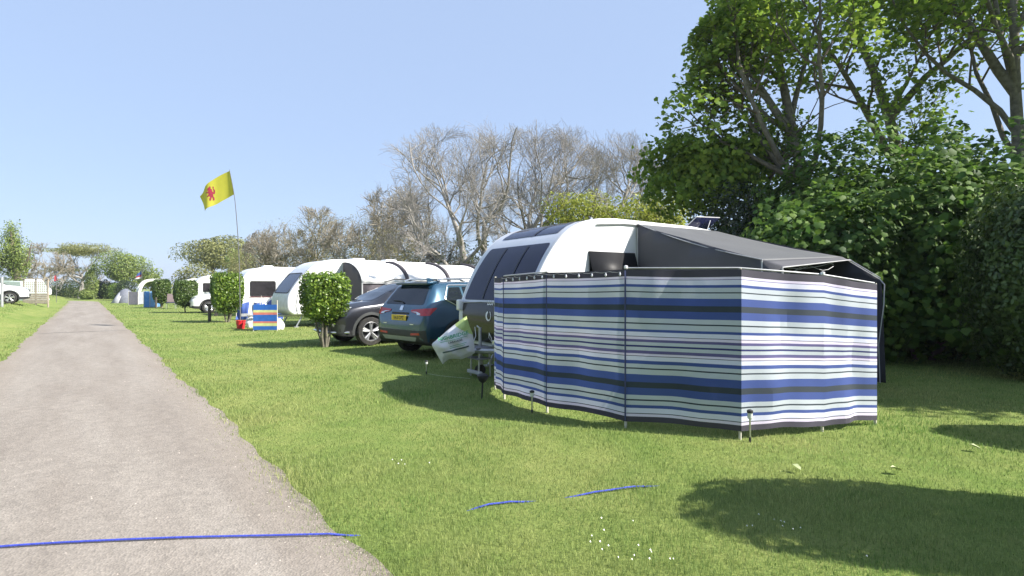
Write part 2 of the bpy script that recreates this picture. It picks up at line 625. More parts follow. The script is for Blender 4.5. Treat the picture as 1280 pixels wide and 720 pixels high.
# ------------------------------------------------------------------ trees and shrubs
BARK = mat('bark', (.13, .105, .08), .9, 0, .35, 14, .6, 30)
BARK_LIGHT = mat('bark_light', (.15, .135, .105), .9, 0, .35, 10, .6, 30)
BARK_BARE = mat('bark_bare', (.28, .26, .235), .9, 0, .25, 10)
BARK_TWIG = mat('bark_twig', (.255, .225, .17), .9, 0, .3, 8)
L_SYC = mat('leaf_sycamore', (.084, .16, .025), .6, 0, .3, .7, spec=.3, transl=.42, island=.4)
L_SYC_HI = mat('leaf_sycamore_sunny', (.19, .285, .04), .6, 0, .3, .7, spec=.3, transl=.5, island=.4)  # brighter copy for the tall crowns, sunlight from behind put into its colour
L_DARK = mat('leaf_holly', (.018, .034, .012), .35, 0, .3, 1.2, transl=.1, island=.4)
L_LIME = mat('leaf_lime', (.30, .34, .045), .5, 0, .25, .9, transl=.45, island=.3)
L_LAUREL = mat('leaf_laurel', (.14, .225, .03), .38, 0, .3, 2.0, transl=.3, island=.45)
L_CLIP = mat('leaf_clipped', (.075, .125, .025), .45, 0, .3, 2.0, transl=.25, island=.4)
L_HEDGE = mat('leaf_hedge', (.09, .135, .035), .55, 0, .3, .5, transl=.25, island=.4)
L_WILLOW = mat('leaf_willow', (.20, .19, .075), .6, 0, .3, .6, transl=.3, island=.35)
L_BUD = mat('leaf_bud', (.20, .195, .085), .7, 0, .3, .5, transl=.2, island=.3)
L_FLAT = mat('leaf_flat_tree', (.21, .22, .075), .6, 0, .3, .5, transl=.3, island=.3)
L_ROUND = mat('leaf_round_tree', (.20, .26, .065), .55, 0, .3, .5, transl=.35, island=.3)
L_IVY = mat('leaf_ivy', (.05, .07, .016), .4, 0, .3, 2, transl=.2, island=.4)

def grow(g, start, d, L, r, lvl, P, out, keep=None):
    n = P['seg'][lvl]
    pts, rad, dirs = [Vector(start)], [r], [Vector(d)]
    d = Vector(d).normalized()
    wob = P['wob'][lvl]
    tip = P['tip'][lvl]
    for i in range(n):
        d = d + Vector((g.normal(0, wob), g.normal(0, wob), g.normal(0, wob) + P['up'][lvl]))
        d.normalize()
        pts.append(pts[-1] + d * (L / n))
        rad.append(r * (1 - (1 - tip) * (i + 1) / n))
        dirs.append(d.copy())
    if keep and lvl >= 1:
        k = next((i for i, p in enumerate(pts) if not keep(p)), len(pts))
        if k < 3: return
        if k < len(pts):
            rad = [q * (1 - .85 * i / (k - 1)) for i, q in enumerate(rad[:k])]
        pts, dirs = pts[:k], dirs[:k]
        n = k - 1
    out.append((pts, rad, lvl))
    if lvl + 1 >= len(P['seg']): return
    nc = P['kids'][lvl]
    nc = max(1, int(round(nc * (1 + g.normal(0, .15)))))
    s0 = P['first'][lvl]
    for k in range(nc):
        t = s0 + (1 - s0) * (k + g.random()) / nc
        if k == nc - 1: t = 1.0
        f = t * n
        i = min(n - 1, int(f))
        p = pts[i].lerp(pts[i + 1], f - i)
        rb = rad[i] + (rad[i + 1] - rad[i]) * (f - i)
        dd = dirs[min(n, i + 1)]
        ang = R(P['ang'][lvl]) * (1 + g.normal(0, .25)) * (.45 if t > .97 else 1)
        side = dd.orthogonal().normalized()
        side.rotate(Matrix.Rotation(g.uniform(0, 6.283), 3, dd))
        nd = dd * math.cos(ang) + side * math.sin(ang)
        if P.get('flat') and lvl >= 1: nd.z *= P['flat']
        grow(g, p, nd, L * P['ratio'][lvl] * (1 - .35 * (t - s0) if lvl else 1) * g.uniform(.75, 1.2), max(.004, min(rb * .85, r * P['rr'][lvl])), lvl + 1, P, out, keep)

def branches_mesh(out, name, m, parent, sides=(9, 7, 5, 4, 3, 3)):
    b = MB()
    for pts, rad, lvl in out:
        b.tube(pts, rad, sides[min(lvl, len(sides) - 1)], cap=False)
    return b.build(name, m, parent, fix=False, sharp=180)

BARE = dict(seg=[6, 8, 7, 5, 3], wob=[.12, .18, .2, .17, .14], up=[.05, .06, .075, .07, .04], kids=[6, 7, 8, 15], first=[.38, .35, .3, .12],
            ang=[58, 46, 42, 38], ratio=[1.3, .58, .5, .55], rr=[.5, .45, .40, .45], tip=[.5, .3, .3, .35, .5])

def bare_tree(x, y, h, lean, seed, label, twig=.0046, name='bare_tree', ivy=True, P=BARE, m=None, group='bare trees behind the caravans', r0=.2):
    g = np.random.default_rng(seed)
    root = empty(name, (x, y, 0), 0, label, 'tree', group)
    out = []
    top_ = h * .98
    cx_ = lean[0] * h * .55
    dome = lambda p: ((p.x - cx_) / (h * .46)) ** 2 + (p.y / (h * .46)) ** 2 + (max(0, p.z - h * .45) / (h * .55)) ** 2 < 1 + .12 * math.sin(p.x * 3 + seed) * math.sin(p.y * 2.3)
    grow(g, (0, 0, -.1), Vector((lean[0], lean[1], 1)), h * .50, r0 * h / 9, 0, P, out, dome)
    k = 1.0
    out = [([p * k for p in pts], [max(twig, q) for q in rad], l) for pts, rad, l in out]
    branches_mesh([o for o in out if o[2] <= 1], 'trunk', m or BARK_BARE, root)
    branches_mesh([o for o in out if o[2] > 1], 'crown', m or BARK_BARE, root)
    if ivy:
        pts = []
        for ps, rad, l in out:
            if l > 1: continue
            for i in range(len(ps) - 1):
                for _ in range(60 if l == 0 else 16):
                    q = ps[i].lerp(ps[i + 1], g.random())
                    if q.z < h * .42: pts.append(np.array(q) + g.normal(0, rad[i] * .9 + .05, 3))
        if pts:
            pts = np.array(pts)
            leaf_cloud('ivy', pts, g.normal(0, 1, pts.shape), .13, LEAF_OVAL, L_IVY, root, seed + 1, .5)
    return root, out

def hull_points(g, n, c, rad, power=2.0, lump=.18, freq=2.2, seed=0, shell=.35, zmin=-1e9):
    """points through the outer shell of a lumpy (super)ellipsoid, and their outward normals"""
    D = g.normal(0, 1, (n, 3))
    D /= np.linalg.norm(D, axis=1, keepdims=True)
    q = (np.sum(np.abs(D) ** power, axis=1)) ** (-1 / power)
    U = D * q[:, None]
    k = 1 + lump * vnoise(D, freq, seed) + lump * .5 * vnoise(D, freq * 2.6, seed + 7)
    depth = 1 - shell * g.random(n) ** 1.6
    P = U * (k * depth)[:, None] * np.array(rad)
    N = D / np.array(rad)
    P = P + np.array(c)
    ok = P[:, 2] > zmin
    return P[ok], N[ok]

def stems(g, b, n, h, spread, r, z0=-.05):
    for i in range(n):
        a = g.uniform(0, 6.283)
        base = Vector((math.cos(a) * spread * .14, math.sin(a) * spread * .14, z0))
        top = Vector((math.cos(a) * spread, math.sin(a) * spread, h))
        mid = base.lerp(top, .5) + Vector(g.normal(0, spread * .12, 3))
        b.tube([base, base.lerp(mid, .5) + Vector(g.normal(0, .02, 3)), mid, top], [r, r * .9, r * .75, r * .4], 7, cap=False)

def shrub(x, y, rad, cz, n, leaf, tmpl, m, label, seed, name='shrub', group=None, lump=.2, freq=2.2, shell=.45, power=2.0, zmin=.02, z=0, nst=4, cat='shrub', droop=.3, jit=.6):
    g = np.random.default_rng(seed)
    root = empty(name, (x, y, z), 0, label, cat, group)
    b = MB()
    stems(g, b, nst, cz, min(1.0, min(rad[0], rad[1]) * .5), .05 * max(1, cz / 2))
    b.build('trunk', BARK, root, fix=False)
    P, N = hull_points(g, n, (0, 0, cz), rad, power, lump, freq, seed, shell, zmin)
    N[:, 2] += .35 * np.abs(N).max()
    leaf_cloud('crown', P, N, leaf, tmpl, m, root, seed + 3, jit, droop)
    return root

# ---- the big sycamores on the right
SYC = dict(seg=[6, 6, 5, 4], wob=[.07, .13, .16, .16], up=[.03, .07, .03, -.01], kids=[8, 7, 6], first=[.36, .36, .3],
           ang=[36, 42, 46], ratio=[.62, .48, .42], rr=[.36, .40, .4], tip=[.35, .3, .3, .4])

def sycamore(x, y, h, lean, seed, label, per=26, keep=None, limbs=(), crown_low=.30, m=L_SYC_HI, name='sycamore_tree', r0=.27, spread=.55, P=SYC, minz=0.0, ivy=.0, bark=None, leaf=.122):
    g = np.random.default_rng(seed)
    root = empty(name, (x, y, 0), 0, label, 'tree', 'tall sycamores on the right')
    out = []
    top_ = h * .98
    cx_ = lean[0] * h * .55
    dome = lambda p: ((p.x - cx_) / (h * .46)) ** 2 + (p.y / (h * .46)) ** 2 + (max(0, p.z - h * .45) / (h * .55)) ** 2 < 1 + .12 * math.sin(p.x * 3 + seed) * math.sin(p.y * 2.3)
    grow(g, (0, 0, -.1), Vector((lean[0], lean[1], 1)), h * .78, r0, 0, P, out, keep)
    for (z, d, L, r) in limbs:      # big low limbs
        ps = out[0][0]
        i = min(range(len(ps)), key=lambda k: abs(ps[k].z - z))
        grow(g, ps[i], Vector(d), L, r, 1, P, out, keep)
    branches_mesh([o for o in out if o[2] <= 1], 'trunk', bark or BARK_LIGHT, root)
    branches_mesh([o for o in out if o[2] > 1], 'limbs', BARK, root)
    pts, nrm = [], []
    for ps, rad, l in out:
        if l < 2: continue
        for i in range(1, len(ps)):
            k = per if l == 3 and i >= len(ps) - 2 else (per // 3 if l == 2 and i == len(ps) - 1 else 0)
            if ps[i].z < minz: continue
            q = np.array(ps[i])
            pts.append(q + g.normal(0, 1, (k, 3)) * np.array([.31, .31, .17]))
    pts = np.concatenate(pts)
    if keep: pts = pts[[keep(Vector(q)) for q in pts]]
    N = g.normal(0, .45, pts.shape)
    N[:, 2] += 1
    leaf_cloud('crown', pts, N, leaf, LEAF_LOBED, m, root, seed + 1, .35, .25)
    if ivy:
        q = []
        for ps, rad, l in out[:1]:
            for i in range(len(ps) - 1):
                for _ in range(500):
                    c = ps[i].lerp(ps[i + 1], g.random())
                    if c.z < ivy: q.append(np.array(c) + g.normal(0, .24, 3) * np.array([1, 1, .6]))
        q = np.array(q)
        leaf_cloud('ivy', q, g.normal(0, 1, q.shape), .11, LEAF_OVAL, L_IVY, root, seed + 9, .5)
    return root

sycamore(8.3, 15.2, 11.5, (-.04, 0), 11, 'tall ivy trunked sycamore whose crown reaches left over the awning', 18, keep=lambda p: p.x > -5.2 + .50 * (p.z - 4.0) + .35 * math.sin(p.z * 4 + p.y) and p.y < 2.2,
         limbs=[(4.4, (-1, -.1, .22), 5.4, .10), (4.9, (-1, .05, .38), 5.8, .09), (5.4, (-.9, .1, .5), 4.8, .10), (6.2, (-.7, -.2, .7), 4.6, .10)], ivy=6.0, r0=.24)
sycamore(12.1, 17.0, 13.5, (.0, 0), 27, 'tall pale trunked sycamore forking high above the shrub bank', 16, keep=lambda p: p.y < 1.2 and p.z < 10.8, r0=.26, limbs=[(5.5, (-.7, .1, .8), 5, .14), (6.5, (.7, -.1, .8), 5, .13)])
sycamore(13.4, 15.0, 13.0, (-.02, 0), 34, 'rightmost thick trunked sycamore at the photo edge', 19, r0=.22, limbs=[(6.0, (-.8, 0, .8), 4.5, .14), (5.0, (.8, -.2, .6), 5, .13)])
sycamore(13.2, 6.3, 6.2, (-.03, 0), 45, 'sycamore beyond the right edge shading the shrub bank', 16, r0=.2)

# the understorey of young sycamores: a leafy wall
us = [(6.6, 11.9, 1.6, 1.5, 1.75, 1.7), (8.3, 11.3, 1.7, 1.6, 2.0, 1.9), (10.2, 10.9, 1.8, 1.7, 1.95, 1.9), (12.2, 10.6, 1.8, 1.7, 2.0, 1.9),
      (8.0, 13.8, 2.0, 1.7, 2.4, 2.3), (10.9, 13.6, 2.1, 1.8, 2.35, 2.2), (13.6, 12.8, 2.1, 1.8, 2.6, 2.4), (7.4, 16.2, 1.8, 1.6, 2.2, 2.0)]
ul = ['young sycamore bush just right of the awning porch pole', 'young sycamore bush, second along the shady leaf wall', 'young sycamore bush, third along the shady leaf wall',
      'young sycamore bush at the right end, behind the clipped conifer', 'taller young sycamore behind the awning below the ivy trunk', 'taller young sycamore below the pale forked trunk',
      'taller young sycamore below the thick rightmost trunk', 'young sycamore behind the dark holly and open rooflight']
for i, (x, y, rx, ry, rz, cz) in enumerate(us):
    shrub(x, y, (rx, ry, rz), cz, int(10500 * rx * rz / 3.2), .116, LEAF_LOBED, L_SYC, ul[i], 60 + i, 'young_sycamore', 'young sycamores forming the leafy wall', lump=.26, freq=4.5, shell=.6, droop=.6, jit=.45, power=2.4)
shrub(6.35, 15.4, (1.25, 1.2, 1.6), 2.7, 9000, .085, LEAF_OVAL, L_DARK, 'dark evergreen holly bush behind the open caravan rooflight', 81, 'holly_bush', None, .14, 3)
# lime green trees behind the near caravan
def leafy_tree(x, y, h, rad, n, leaf, m, label, seed, name, group=None, cz=None, bark=BARK, lump=.22, tmpl=LEAF_OVAL, P=None, flatz=0, z=0):
    g = np.random.default_rng(seed)
    root = empty(name, (x, y, z), 0, label, 'tree', group)
    out = []
    PP = dict(seg=[5, 5, 4], wob=[.1, .16, .18], up=[.03, .06, .02], kids=[7, 5], first=[.35, .25], ang=[46, 44], ratio=[.6, .5], rr=[.45, .4], tip=[.4, .35, .4])
    cz = cz or h - rad[2]
    grow(g, (0, 0, -.1), Vector((g.normal(0, .06), g.normal(0, .06), 1)), cz * .85, .045 * h * .5, 0, PP, out)
    branches_mesh(out, 'trunk', bark, root)
    P_, N = hull_points(g, n, (0, 0, cz), rad, 2.0, lump, 3.2, seed, .6)
    ends = np.array([ps[-1] for ps, _, l in out if l == 2])
    N[:, 2] += .3 * np.abs(N).max()
    leaf_cloud('crown', P_, N, leaf, tmpl, m, root, seed + 1, .6, .2)
    return root
leafy_tree(3.35, 26.0, 5.9, (2.1, 1.6, 1.4), 9500, .125, L_LIME, 'sunlit yellow green tree just behind the near caravan roof', 91, 'young_tree', 'yellow green trees behind the caravan', lump=.3)
leafy_tree(6.3, 25.2, 5.7, (2.1, 1.6, 1.5), 9500, .125, L_LIME, 'yellow green tree left of the dark holly', 92, 'young_tree', 'yellow green trees behind the caravan', lump=.3)
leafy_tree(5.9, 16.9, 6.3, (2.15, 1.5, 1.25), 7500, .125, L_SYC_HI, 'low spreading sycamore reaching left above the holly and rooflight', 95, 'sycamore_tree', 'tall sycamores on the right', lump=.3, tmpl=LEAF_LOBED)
# lane-side row of bare trees
bare_tree(-1.9, 27.0, 9.2, (-.30, .0), 101, 'leftmost tall bare tree leaning left from behind the cars', r0=.22)
bare_tree(-1.0, 27.8, 9.6, (-.02, .1), 112, 'upright bare tree with ivy, second of the tall bare trees')
bare_tree(.9, 28.0, 9.7, (.12, .0), 123, 'bare tree above the dark front windows of the near caravan')
bare_tree(3.3, 28.5, 9.6, (.22, 0), 134, 'rightmost spreading bare tree above the yellow green leaves')
bare_tree(-2.6, 30.5, 8.2, (-.2, 0), 145, 'low bare tree behind the leftmost leaning one')
bare_tree(2.2, 31.5, 10.0, (.05, 0), 156, 'bare tree standing behind, between the two right hand bare trees')
TW = dict(BARE); TW['kids'] = [7, 7, 7, 9]; TW['first'] = [.15, .2, .2, .15]; TW['up'] = [.05, .07, .06, .06, .04]; TW['ang'] = [46, 44, 40, 36]
for i, (px_, Y, h, lb) in enumerate([(352, 46, 7.0, 'leftmost hazy brown twiggy tree behind the white caravans'), (402, 44, 8.0, 'middle hazy brown twiggy tree behind the white caravans'),
                                     (452, 42, 7.6, 'right hazy brown twiggy tree above the white awning roof'), (492, 38, 8.4, 'thin grey bare tree left of the tall bare ones')]):
    q = at(px_, 400, Y)
    root, out = bare_tree(q.x, q.y, h, (0, 0), 140 + i, lb, .013, 'twiggy_tree', False, TW, BARK_TWIG, 'twiggy trees behind the white caravans', .17)
    if i < 3:
        g = np.random.default_rng(150 + i)
        P_, N = hull_points(g, 4200, (0, 0, h * .58), (2.9, 2.5, h * .38), 2, .15, 3, i, .7)
        leaf_cloud('buds', P_, N, .13, LEAF_NARROW, L_BUD, root, 155 + i, .8)
# scrub along the back hedge line
sc = [(318, 52, 3.0, 5.4, L_WILLOW, 'brownish scrub bush under the left twiggy tree'), (372, 46, 2.8, 4.4, L_WILLOW, 'olive scrub bush above the sloping fronted caravan'),
      (432, 40, 3.0, 4.6, L_WILLOW, 'olive scrub bush above the white awning start'), (492, 35, 2.8, 4.8, L_WILLOW, 'willow scrub bush above the white awning middle'),
      (540, 32, 2.5, 4.5, L_WILLOW, 'willow scrub bush at the foot of the leaning bare tree'), (585, 31, 2.0, 3.2, L_HEDGE, 'green hedge bush behind the blue car roof')]
for i, (px_, Y, rx, h, m_, lb) in enumerate(sc):
    q = at(px_, 400, Y)
    shrub(q.x, q.y, (rx, rx * .8, h * .55), h * .5, 7500, .17, LEAF_NARROW, m_, lb, 170 + i, 'scrub_bush', 'scrub bushes along the back boundary', .16, 3, .5, jit=.8)
q = at(275, 380, 72)
leafy_tree(q.x, q.y, 8.2, (4.2, 3.6, 2.2), 9000, .27, L_FLAT, 'domed olive tree far behind the yellow flag', 181, 'domed_tree', cz=5.9)
q = at(300, 380, 60)
leafy_tree(q.x, q.y, 5.4, (1.5, 1.5, 1.9), 3600, .22, L_ROUND, 'bright green tree standing behind the thin flagpole', 182, 'young_tree', cz=3.3)
q = at(243, 380, 68)
shrub(q.x, q.y, (2.6, 2.4, 2.2), 2.1, 3600, .26, LEAF_OVAL, L_FLAT, 'low olive bush left of the domed tree', 183, 'scrub_bush')
q = at(318, 380, 58)
shrub(q.x, q.y, (2.6, 2.2, 2.6), 2.5, 5000, .2, LEAF_NARROW, L_BUD, 'brown scrub bush right of the bright green tree', 184, 'scrub_bush')

# ---- the far end of the lane
def flat_tree(x, y, h, rx, label, seed, n=9500, disc=.55):
    g = np.random.default_rng(seed)
    root = empty('flat_topped_tree', (x, y, 0), 0, label, 'tree')
    P = dict(seg=[5, 7, 5, 4], wob=[.14, .18, .2, .2], up=[.02, .03, .03, .03], kids=[9, 6, 5], first=[.35, .3, .2], ang=[58, 44, 40], ratio=[.95, .5, .45], rr=[.5, .42, .4], tip=[.5, .35, .35, .4])
    out = []
    grow(g, (0, 0, -.1), Vector((.05, 0, 1)), h * .55, .3, 0, P, out)
    k = h / max(p.z for ps, _, _ in out for p in ps)
    out = [([p * k for p in ps], [max(.02, r_) for r_ in rad], l) for ps, rad, l in out]
    branches_mesh(out, 'trunk', BARK_BARE, root)
    P1, N1 = hull_points(g, n, (0, 0, h - .95), (rx, rx * .8, .95), 2, .35, 4.5, seed, .8)
    P2, N2 = hull_points(g, n // 4, (-rx * .45, 0, h * .52), (rx * .75, rx * .5, .5), 2, .4, 5, seed + 1, .95)
    leaf_cloud('crown', np.concatenate([P1, P2]), np.concatenate([N1, N2]), .24, LEAF_NARROW, L_FLAT, root, seed + 2, .8)
    return root
q = at(100, 380, 78)
flat_tree(q.x, q.y, 7.6, 4.1, 'flat topped spreading tree at the far end of the lane', 191)
q = at(48, 380, 70)
bare_tree(q.x, q.y, 7.2, (.15, 0), 193, 'half bare tree between the left tree and the flat topped one', .018, 'bare_tree', False, TW, BARK_TWIG, None, .2)
q = at(155, 380, 74)
leafy_tree(q.x, q.y, 6.4, (3.1, 2.6, 2.3), 9500, .21, L_ROUND, 'rounded light green tree right of the lane end', 194, 'rounded_tree', cz=4.0)
q = at(188, 380, 80)
leafy_tree(q.x, q.y, 4.3, (1.9, 1.7, 1.5), 2600, .26, L_ROUND, 'small light green tree behind the striped union flag', 195, 'rounded_tree', cz=2.6)
far = [(70, 84, 4.0, 2.6, L_HEDGE, 'dark hedge bush behind the red pennant'), (95, 82, 3.4, 2.9, L_HEDGE, 'hedge bush below the flat topped tree'), (128, 76, 1.4, 2.4, L_DARK, 'dark bush right of the lane end'),
       (139, 73, 1.2, 2.2, L_HEDGE, 'mid green bush beside the dark lane end bush'), (108, 70, .85, 1.15, L_ROUND, 'small round bush at the very end of the lane'), (84, 88, 5.0, 1.6, L_WILLOW, 'long low grassy bush closing the view left of the lane')]
for i, (px_, Y, rx, h, m_, lb) in enumerate(far):
    q = at(px_, 380, Y)
    shrub(q.x, q.y, (rx, rx * .8, h * .55), h * .48, 3000, .2, LEAF_OVAL, m_, lb, 200 + i, 'hedge_bush', 'hedge bushes at the lane end', .15, 3, .5)
q = at(115, 380, 72)
shrub(q.x, q.y, (.75, .75, 2.3), 2.4, 3400, .17, LEAF_OVAL, L_ROUND, 'slim upright ivy column at the end of the lane', 208, 'ivy_column', None, .2, 3, .5)
q = at(147, 380, 66)
shrub(q.x, q.y, (.75, .75, .95), 1.0, 2600, .12, LEAF_OVAL, L_LAUREL, 'small clipped green bush before the grey tent', 209, 'clipped_bush', None, .05, 3, .4, 4)
q = at(156, 380, 64)
shrub(q.x, q.y, (1.0, .9, 1.0), 1.25, 3200, .12, LEAF_OVAL, L_DARK, 'dark clipped bush behind the grey tent', 210, 'clipped_bush', None, .05, 3, .4, 4)
# left tree
q = at(9, 378, 46)
def left_tree():
    g = np.random.default_rng(221)
    zz = lawn_z(q.x, q.y)
    root = empty('leafy_tree', (q.x, q.y, zz), 0, 'leafy green tree with thick trunk at the left edge', 'tree')
    b = MB()
    b.tube([(.9, 0, -.1), (.85, 0, 1.3), (.8, 0, 2.4), (.5, 0, 4), (.3, 0, 5.6)], [.33, .28, .24, .15, .05], 10)
    b.tube([(.83, 0, 1.9), (-.3, 0, 3.0), (-1.3, .1, 4.4)], [.18, .12, .04], 8)
    b.tube([(.8, 0, 2.3), (1.6, .1, 3.2), (1.9, .1, 4.6)], [.12, .09, .03], 8)
    b.build('trunk', BARK, root)
    parts = [((-.9, 0, 3.4), (1.6, 1.4, 1.8), 4200), ((.2, .2, 4.4), (.6, .6, 2.4), 2400), ((1.0, 0, 3.2), (.9, .9, 1.9), 2600), ((-2.2, 0, 3.8), (1.2, 1.1, 1.6), 2200)]
    Ps, Ns = zip(*[hull_points(g, n, c, r_, 2, .25, 3, i, .7) for i, (c, r_, n) in enumerate(parts)])
    leaf_cloud('crown', np.concatenate(Ps), np.concatenate(Ns), .14, LEAF_OVAL, L_ROUND, root, 223, .7)
left_tree()

# ---- clipped laurels along the verge
def clipped(x, y, w_, d_, h, zlow, label, seed, n, leaf, m, ns=6):
    g = np.random.default_rng(seed)
    root = empty('clipped_bush', (x, y, 0), A0, label, 'bush', 'clipped laurel bushes along the verge')
    b = MB()
    stems(g, b, ns, zlow + (h - zlow) * .45, w_ * .3, .035 * w_)
    b.build('trunk', BARK_LIGHT, root, fix=False)
    cz = (h + zlow) / 2
    P_, N = hull_points(g, n, (0, 0, cz), (w_ / 2, d_ / 2, (h - zlow) / 2), 10, .025, 4, seed, .5)
    kz = np.clip((P_[:, 2] - zlow) / (.42 * (h - zlow)), 0, 1)
    P_[:, :2] *= (.82 + .18 * np.sqrt(kz))[:, None]
    # ragged underside and a few shoots above the trimmed top
    k = n // 30
    S_ = np.stack([g.uniform(-w_ * .42, w_ * .42, k), g.uniform(-d_ * .42, d_ * .42, k), h + np.abs(g.normal(0, .05, k)) * h / 1.7], 1)
    U_ = np.stack([g.normal(0, w_ * .14, k * 2), g.normal(0, d_ * .14, k * 2), zlow - np.abs(g.normal(0, .08, k * 2)) * h / 1.7], 1)
    P_ = np.concatenate([P_, S_, U_]); N = np.concatenate([N / np.abs(N).max(), np.tile([0, 0, 1.], (k, 1)), g.normal(0, 1, (k * 2, 3))])
    leaf_cloud('crown', P_, N, leaf, LEAF_OVAL, m, root, seed + 1, .7, -.2)
    return root
clipped(-4.58, 13.7, 1.0, 1.0, 1.74, .74, 'nearest clipped laurel bush, beside the dark grey car', 301, 10500, .078, L_LAUREL)
clipped(-12.0, 23.6, 1.14, 1.14, 1.98, .62, 'clipped bush right behind the red bucket and flagpole', 311, 14000, .095, L_LAUREL)
clipped(-19.05, 32.7, 1.16, 1.16, 1.8, .55, 'dark square clipped bush on one trunk before the white car', 321, 12000, .10, L_CLIP, 1)
clipped(-25.4, 40.6, 1.10, 1.10, 1.98, .55, 'farthest clipped bush beside the blue windbreak', 331, 10000, .11, L_CLIP, 4)
# clipped conifer at the right edge, and two more out of frame that throw the round shadows
def conifer(x, y, r_, h, label, seed, n=18000):
    g = np.random.default_rng(seed)
    root = empty('clipped_conifer', (x, y, 0), 0, label, 'conifer', 'clipped conifers at the right edge')
    MB().tube([(0, 0, -.05), (0, 0, h * .8)], [.07, .03], 8).build('trunk', BARK, root)
    P_, N = hull_points(g, n, (0, 0, h * .53), (r_, r_, h * .48), 3.2, .06, 4, seed, .4)
    leaf_cloud('crown', P_, N, .085, LEAF_OVAL, L_CLIP, root, seed + 1, .5, .3)
# unseen trees beside and behind the viewpoint, added for reflections in glass and paint
for i, (p_, r_, h_) in enumerate([(-13, -14, 7.5), (-14, -6, 8.5), (-13, 1, 7), (-15, 8, 8), (-12, -22, 8), (-4, -24, 7.5), (-15, 15, 7.5)]):
    v_ = pr(p_, r_)
    shrub(v_.x, v_.y, (3.6, 3.4, h_ * .5), h_ * .5, 2600, .45, LEAF_OVAL, L_HEDGE, 'unseen leafy tree added across the lane for its reflection', 400 + i, 'reflection_tree', 'unseen trees added for reflections', .2, 3, .5, z=lawn_z(v_.x, v_.y) - .1, cat='tree')
conifer(8.25, 8.75, .85, 2.95, 'clipped conifer at the right edge of the picture', 341, 20000)
conifer(4.65, 2.75, .66, 2.85, 'clipped conifer just outside the right edge, nearest', 342)
conifer(6.75, 4.75, .62, 2.0, 'clipped conifer outside the right edge, shorter', 343)
# ------------------------------------------------------------------ cars
BLACK = mat('black_plastic', (.018, .018, .02), .6, 0, .2, 8)
RUBBER = mat('tyre_rubber', (.022, .021, .02), .85, 0, .25, 12, dirt=((.10, .085, .06), 6, .5))
ALLOY = mat('alloy', (.62, .62, .63), .3, .85, .08, 8)
GLASS = mat('car_glass', (.012, .016, .024), .03, 0, .1, 2, spec=.5)
CHROME = mat('bright_trim', (.75, .76, .78), .22, .9, .05, 6)
SILVER = mat('silver_plastic', (.42, .43, .44), .4, .4, .08, 6)
RED_L = mat('red_lamp', (.42, .008, .012), .12, 0, .2, 20, spec=.8)
CLEAR_L = mat('clear_lamp', (.62, .64, .66), .1, .5, .3, 25, spec=.9)
YELLOW_P = mat('plate_yellow', (.75, .52, .03), .4)
WHITE_P = mat('plate_white', (.75, .75, .72), .4)
DARKTXT = mat('dark_letters', (.015, .015, .018), .5)

def crom(a, b, c, d, t):
    return .5 * ((2 * b) + (-a + c) * t + (2 * a - 5 * b + 4 * c - d) * t * t + (-a + 3 * b - 3 * c + d) * t ** 3)

STN = [  # x   zf   ws   wb   zmid  wbelt zbelt wre  zre  ztop
    (0.00, .46, .68, .70, .56, .70, .66, .68, .73, .75),
    (0.03, .38, .79, .83, .60, .82, .78, .78, .88, .90),
    (0.08, .33, .85, .88, .62, .86, .90, .80, 1.02, 1.05),
    (0.16, .29, .87, .905, .64, .885, .98, .77, 1.14, 1.17),
    (0.32, .27, .885, .915, .65, .90, 1.0, .70, 1.35, 1.41),
    (0.47, .25, .89, .92, .65, .905, 1.005, .66, 1.49, 1.56),
    (0.80, .22, .89, .92, .65, .905, 1.005, .655, 1.525, 1.59),
    (1.30, .21, .89, .92, .65, .905, 1.0, .66, 1.54, 1.605),
    (1.90, .21, .89, .92, .65, .905, .99, .66, 1.535, 1.60),
    (2.35, .21, .89, .92, .65, .90, .985, .655, 1.49, 1.56),
    (2.75, .21, .89, .92, .65, .90, .98, .67, 1.34, 1.40),
    (3.10, .22, .89, .92, .65, .895, .97, .71, 1.15, 1.20),
    (3.38, .23, .89, .92, .65, .89, .95, .74, 1.03, 1.08),
    (3.75, .24, .88, .915, .64, .88, .92, .72, .985, 1.03),
    (4.05, .25, .86, .89, .62, .85, .86, .68, .93, .97),
    (4.22, .27, .80, .83, .60, .79, .78, .62, .86, .89),
    (4.31, .31, .70, .73, .56, .70, .70, .54, .77, .79),
    (4.35, .38, .58, .60, .54, .58, .63, .46, .68, .70),
]

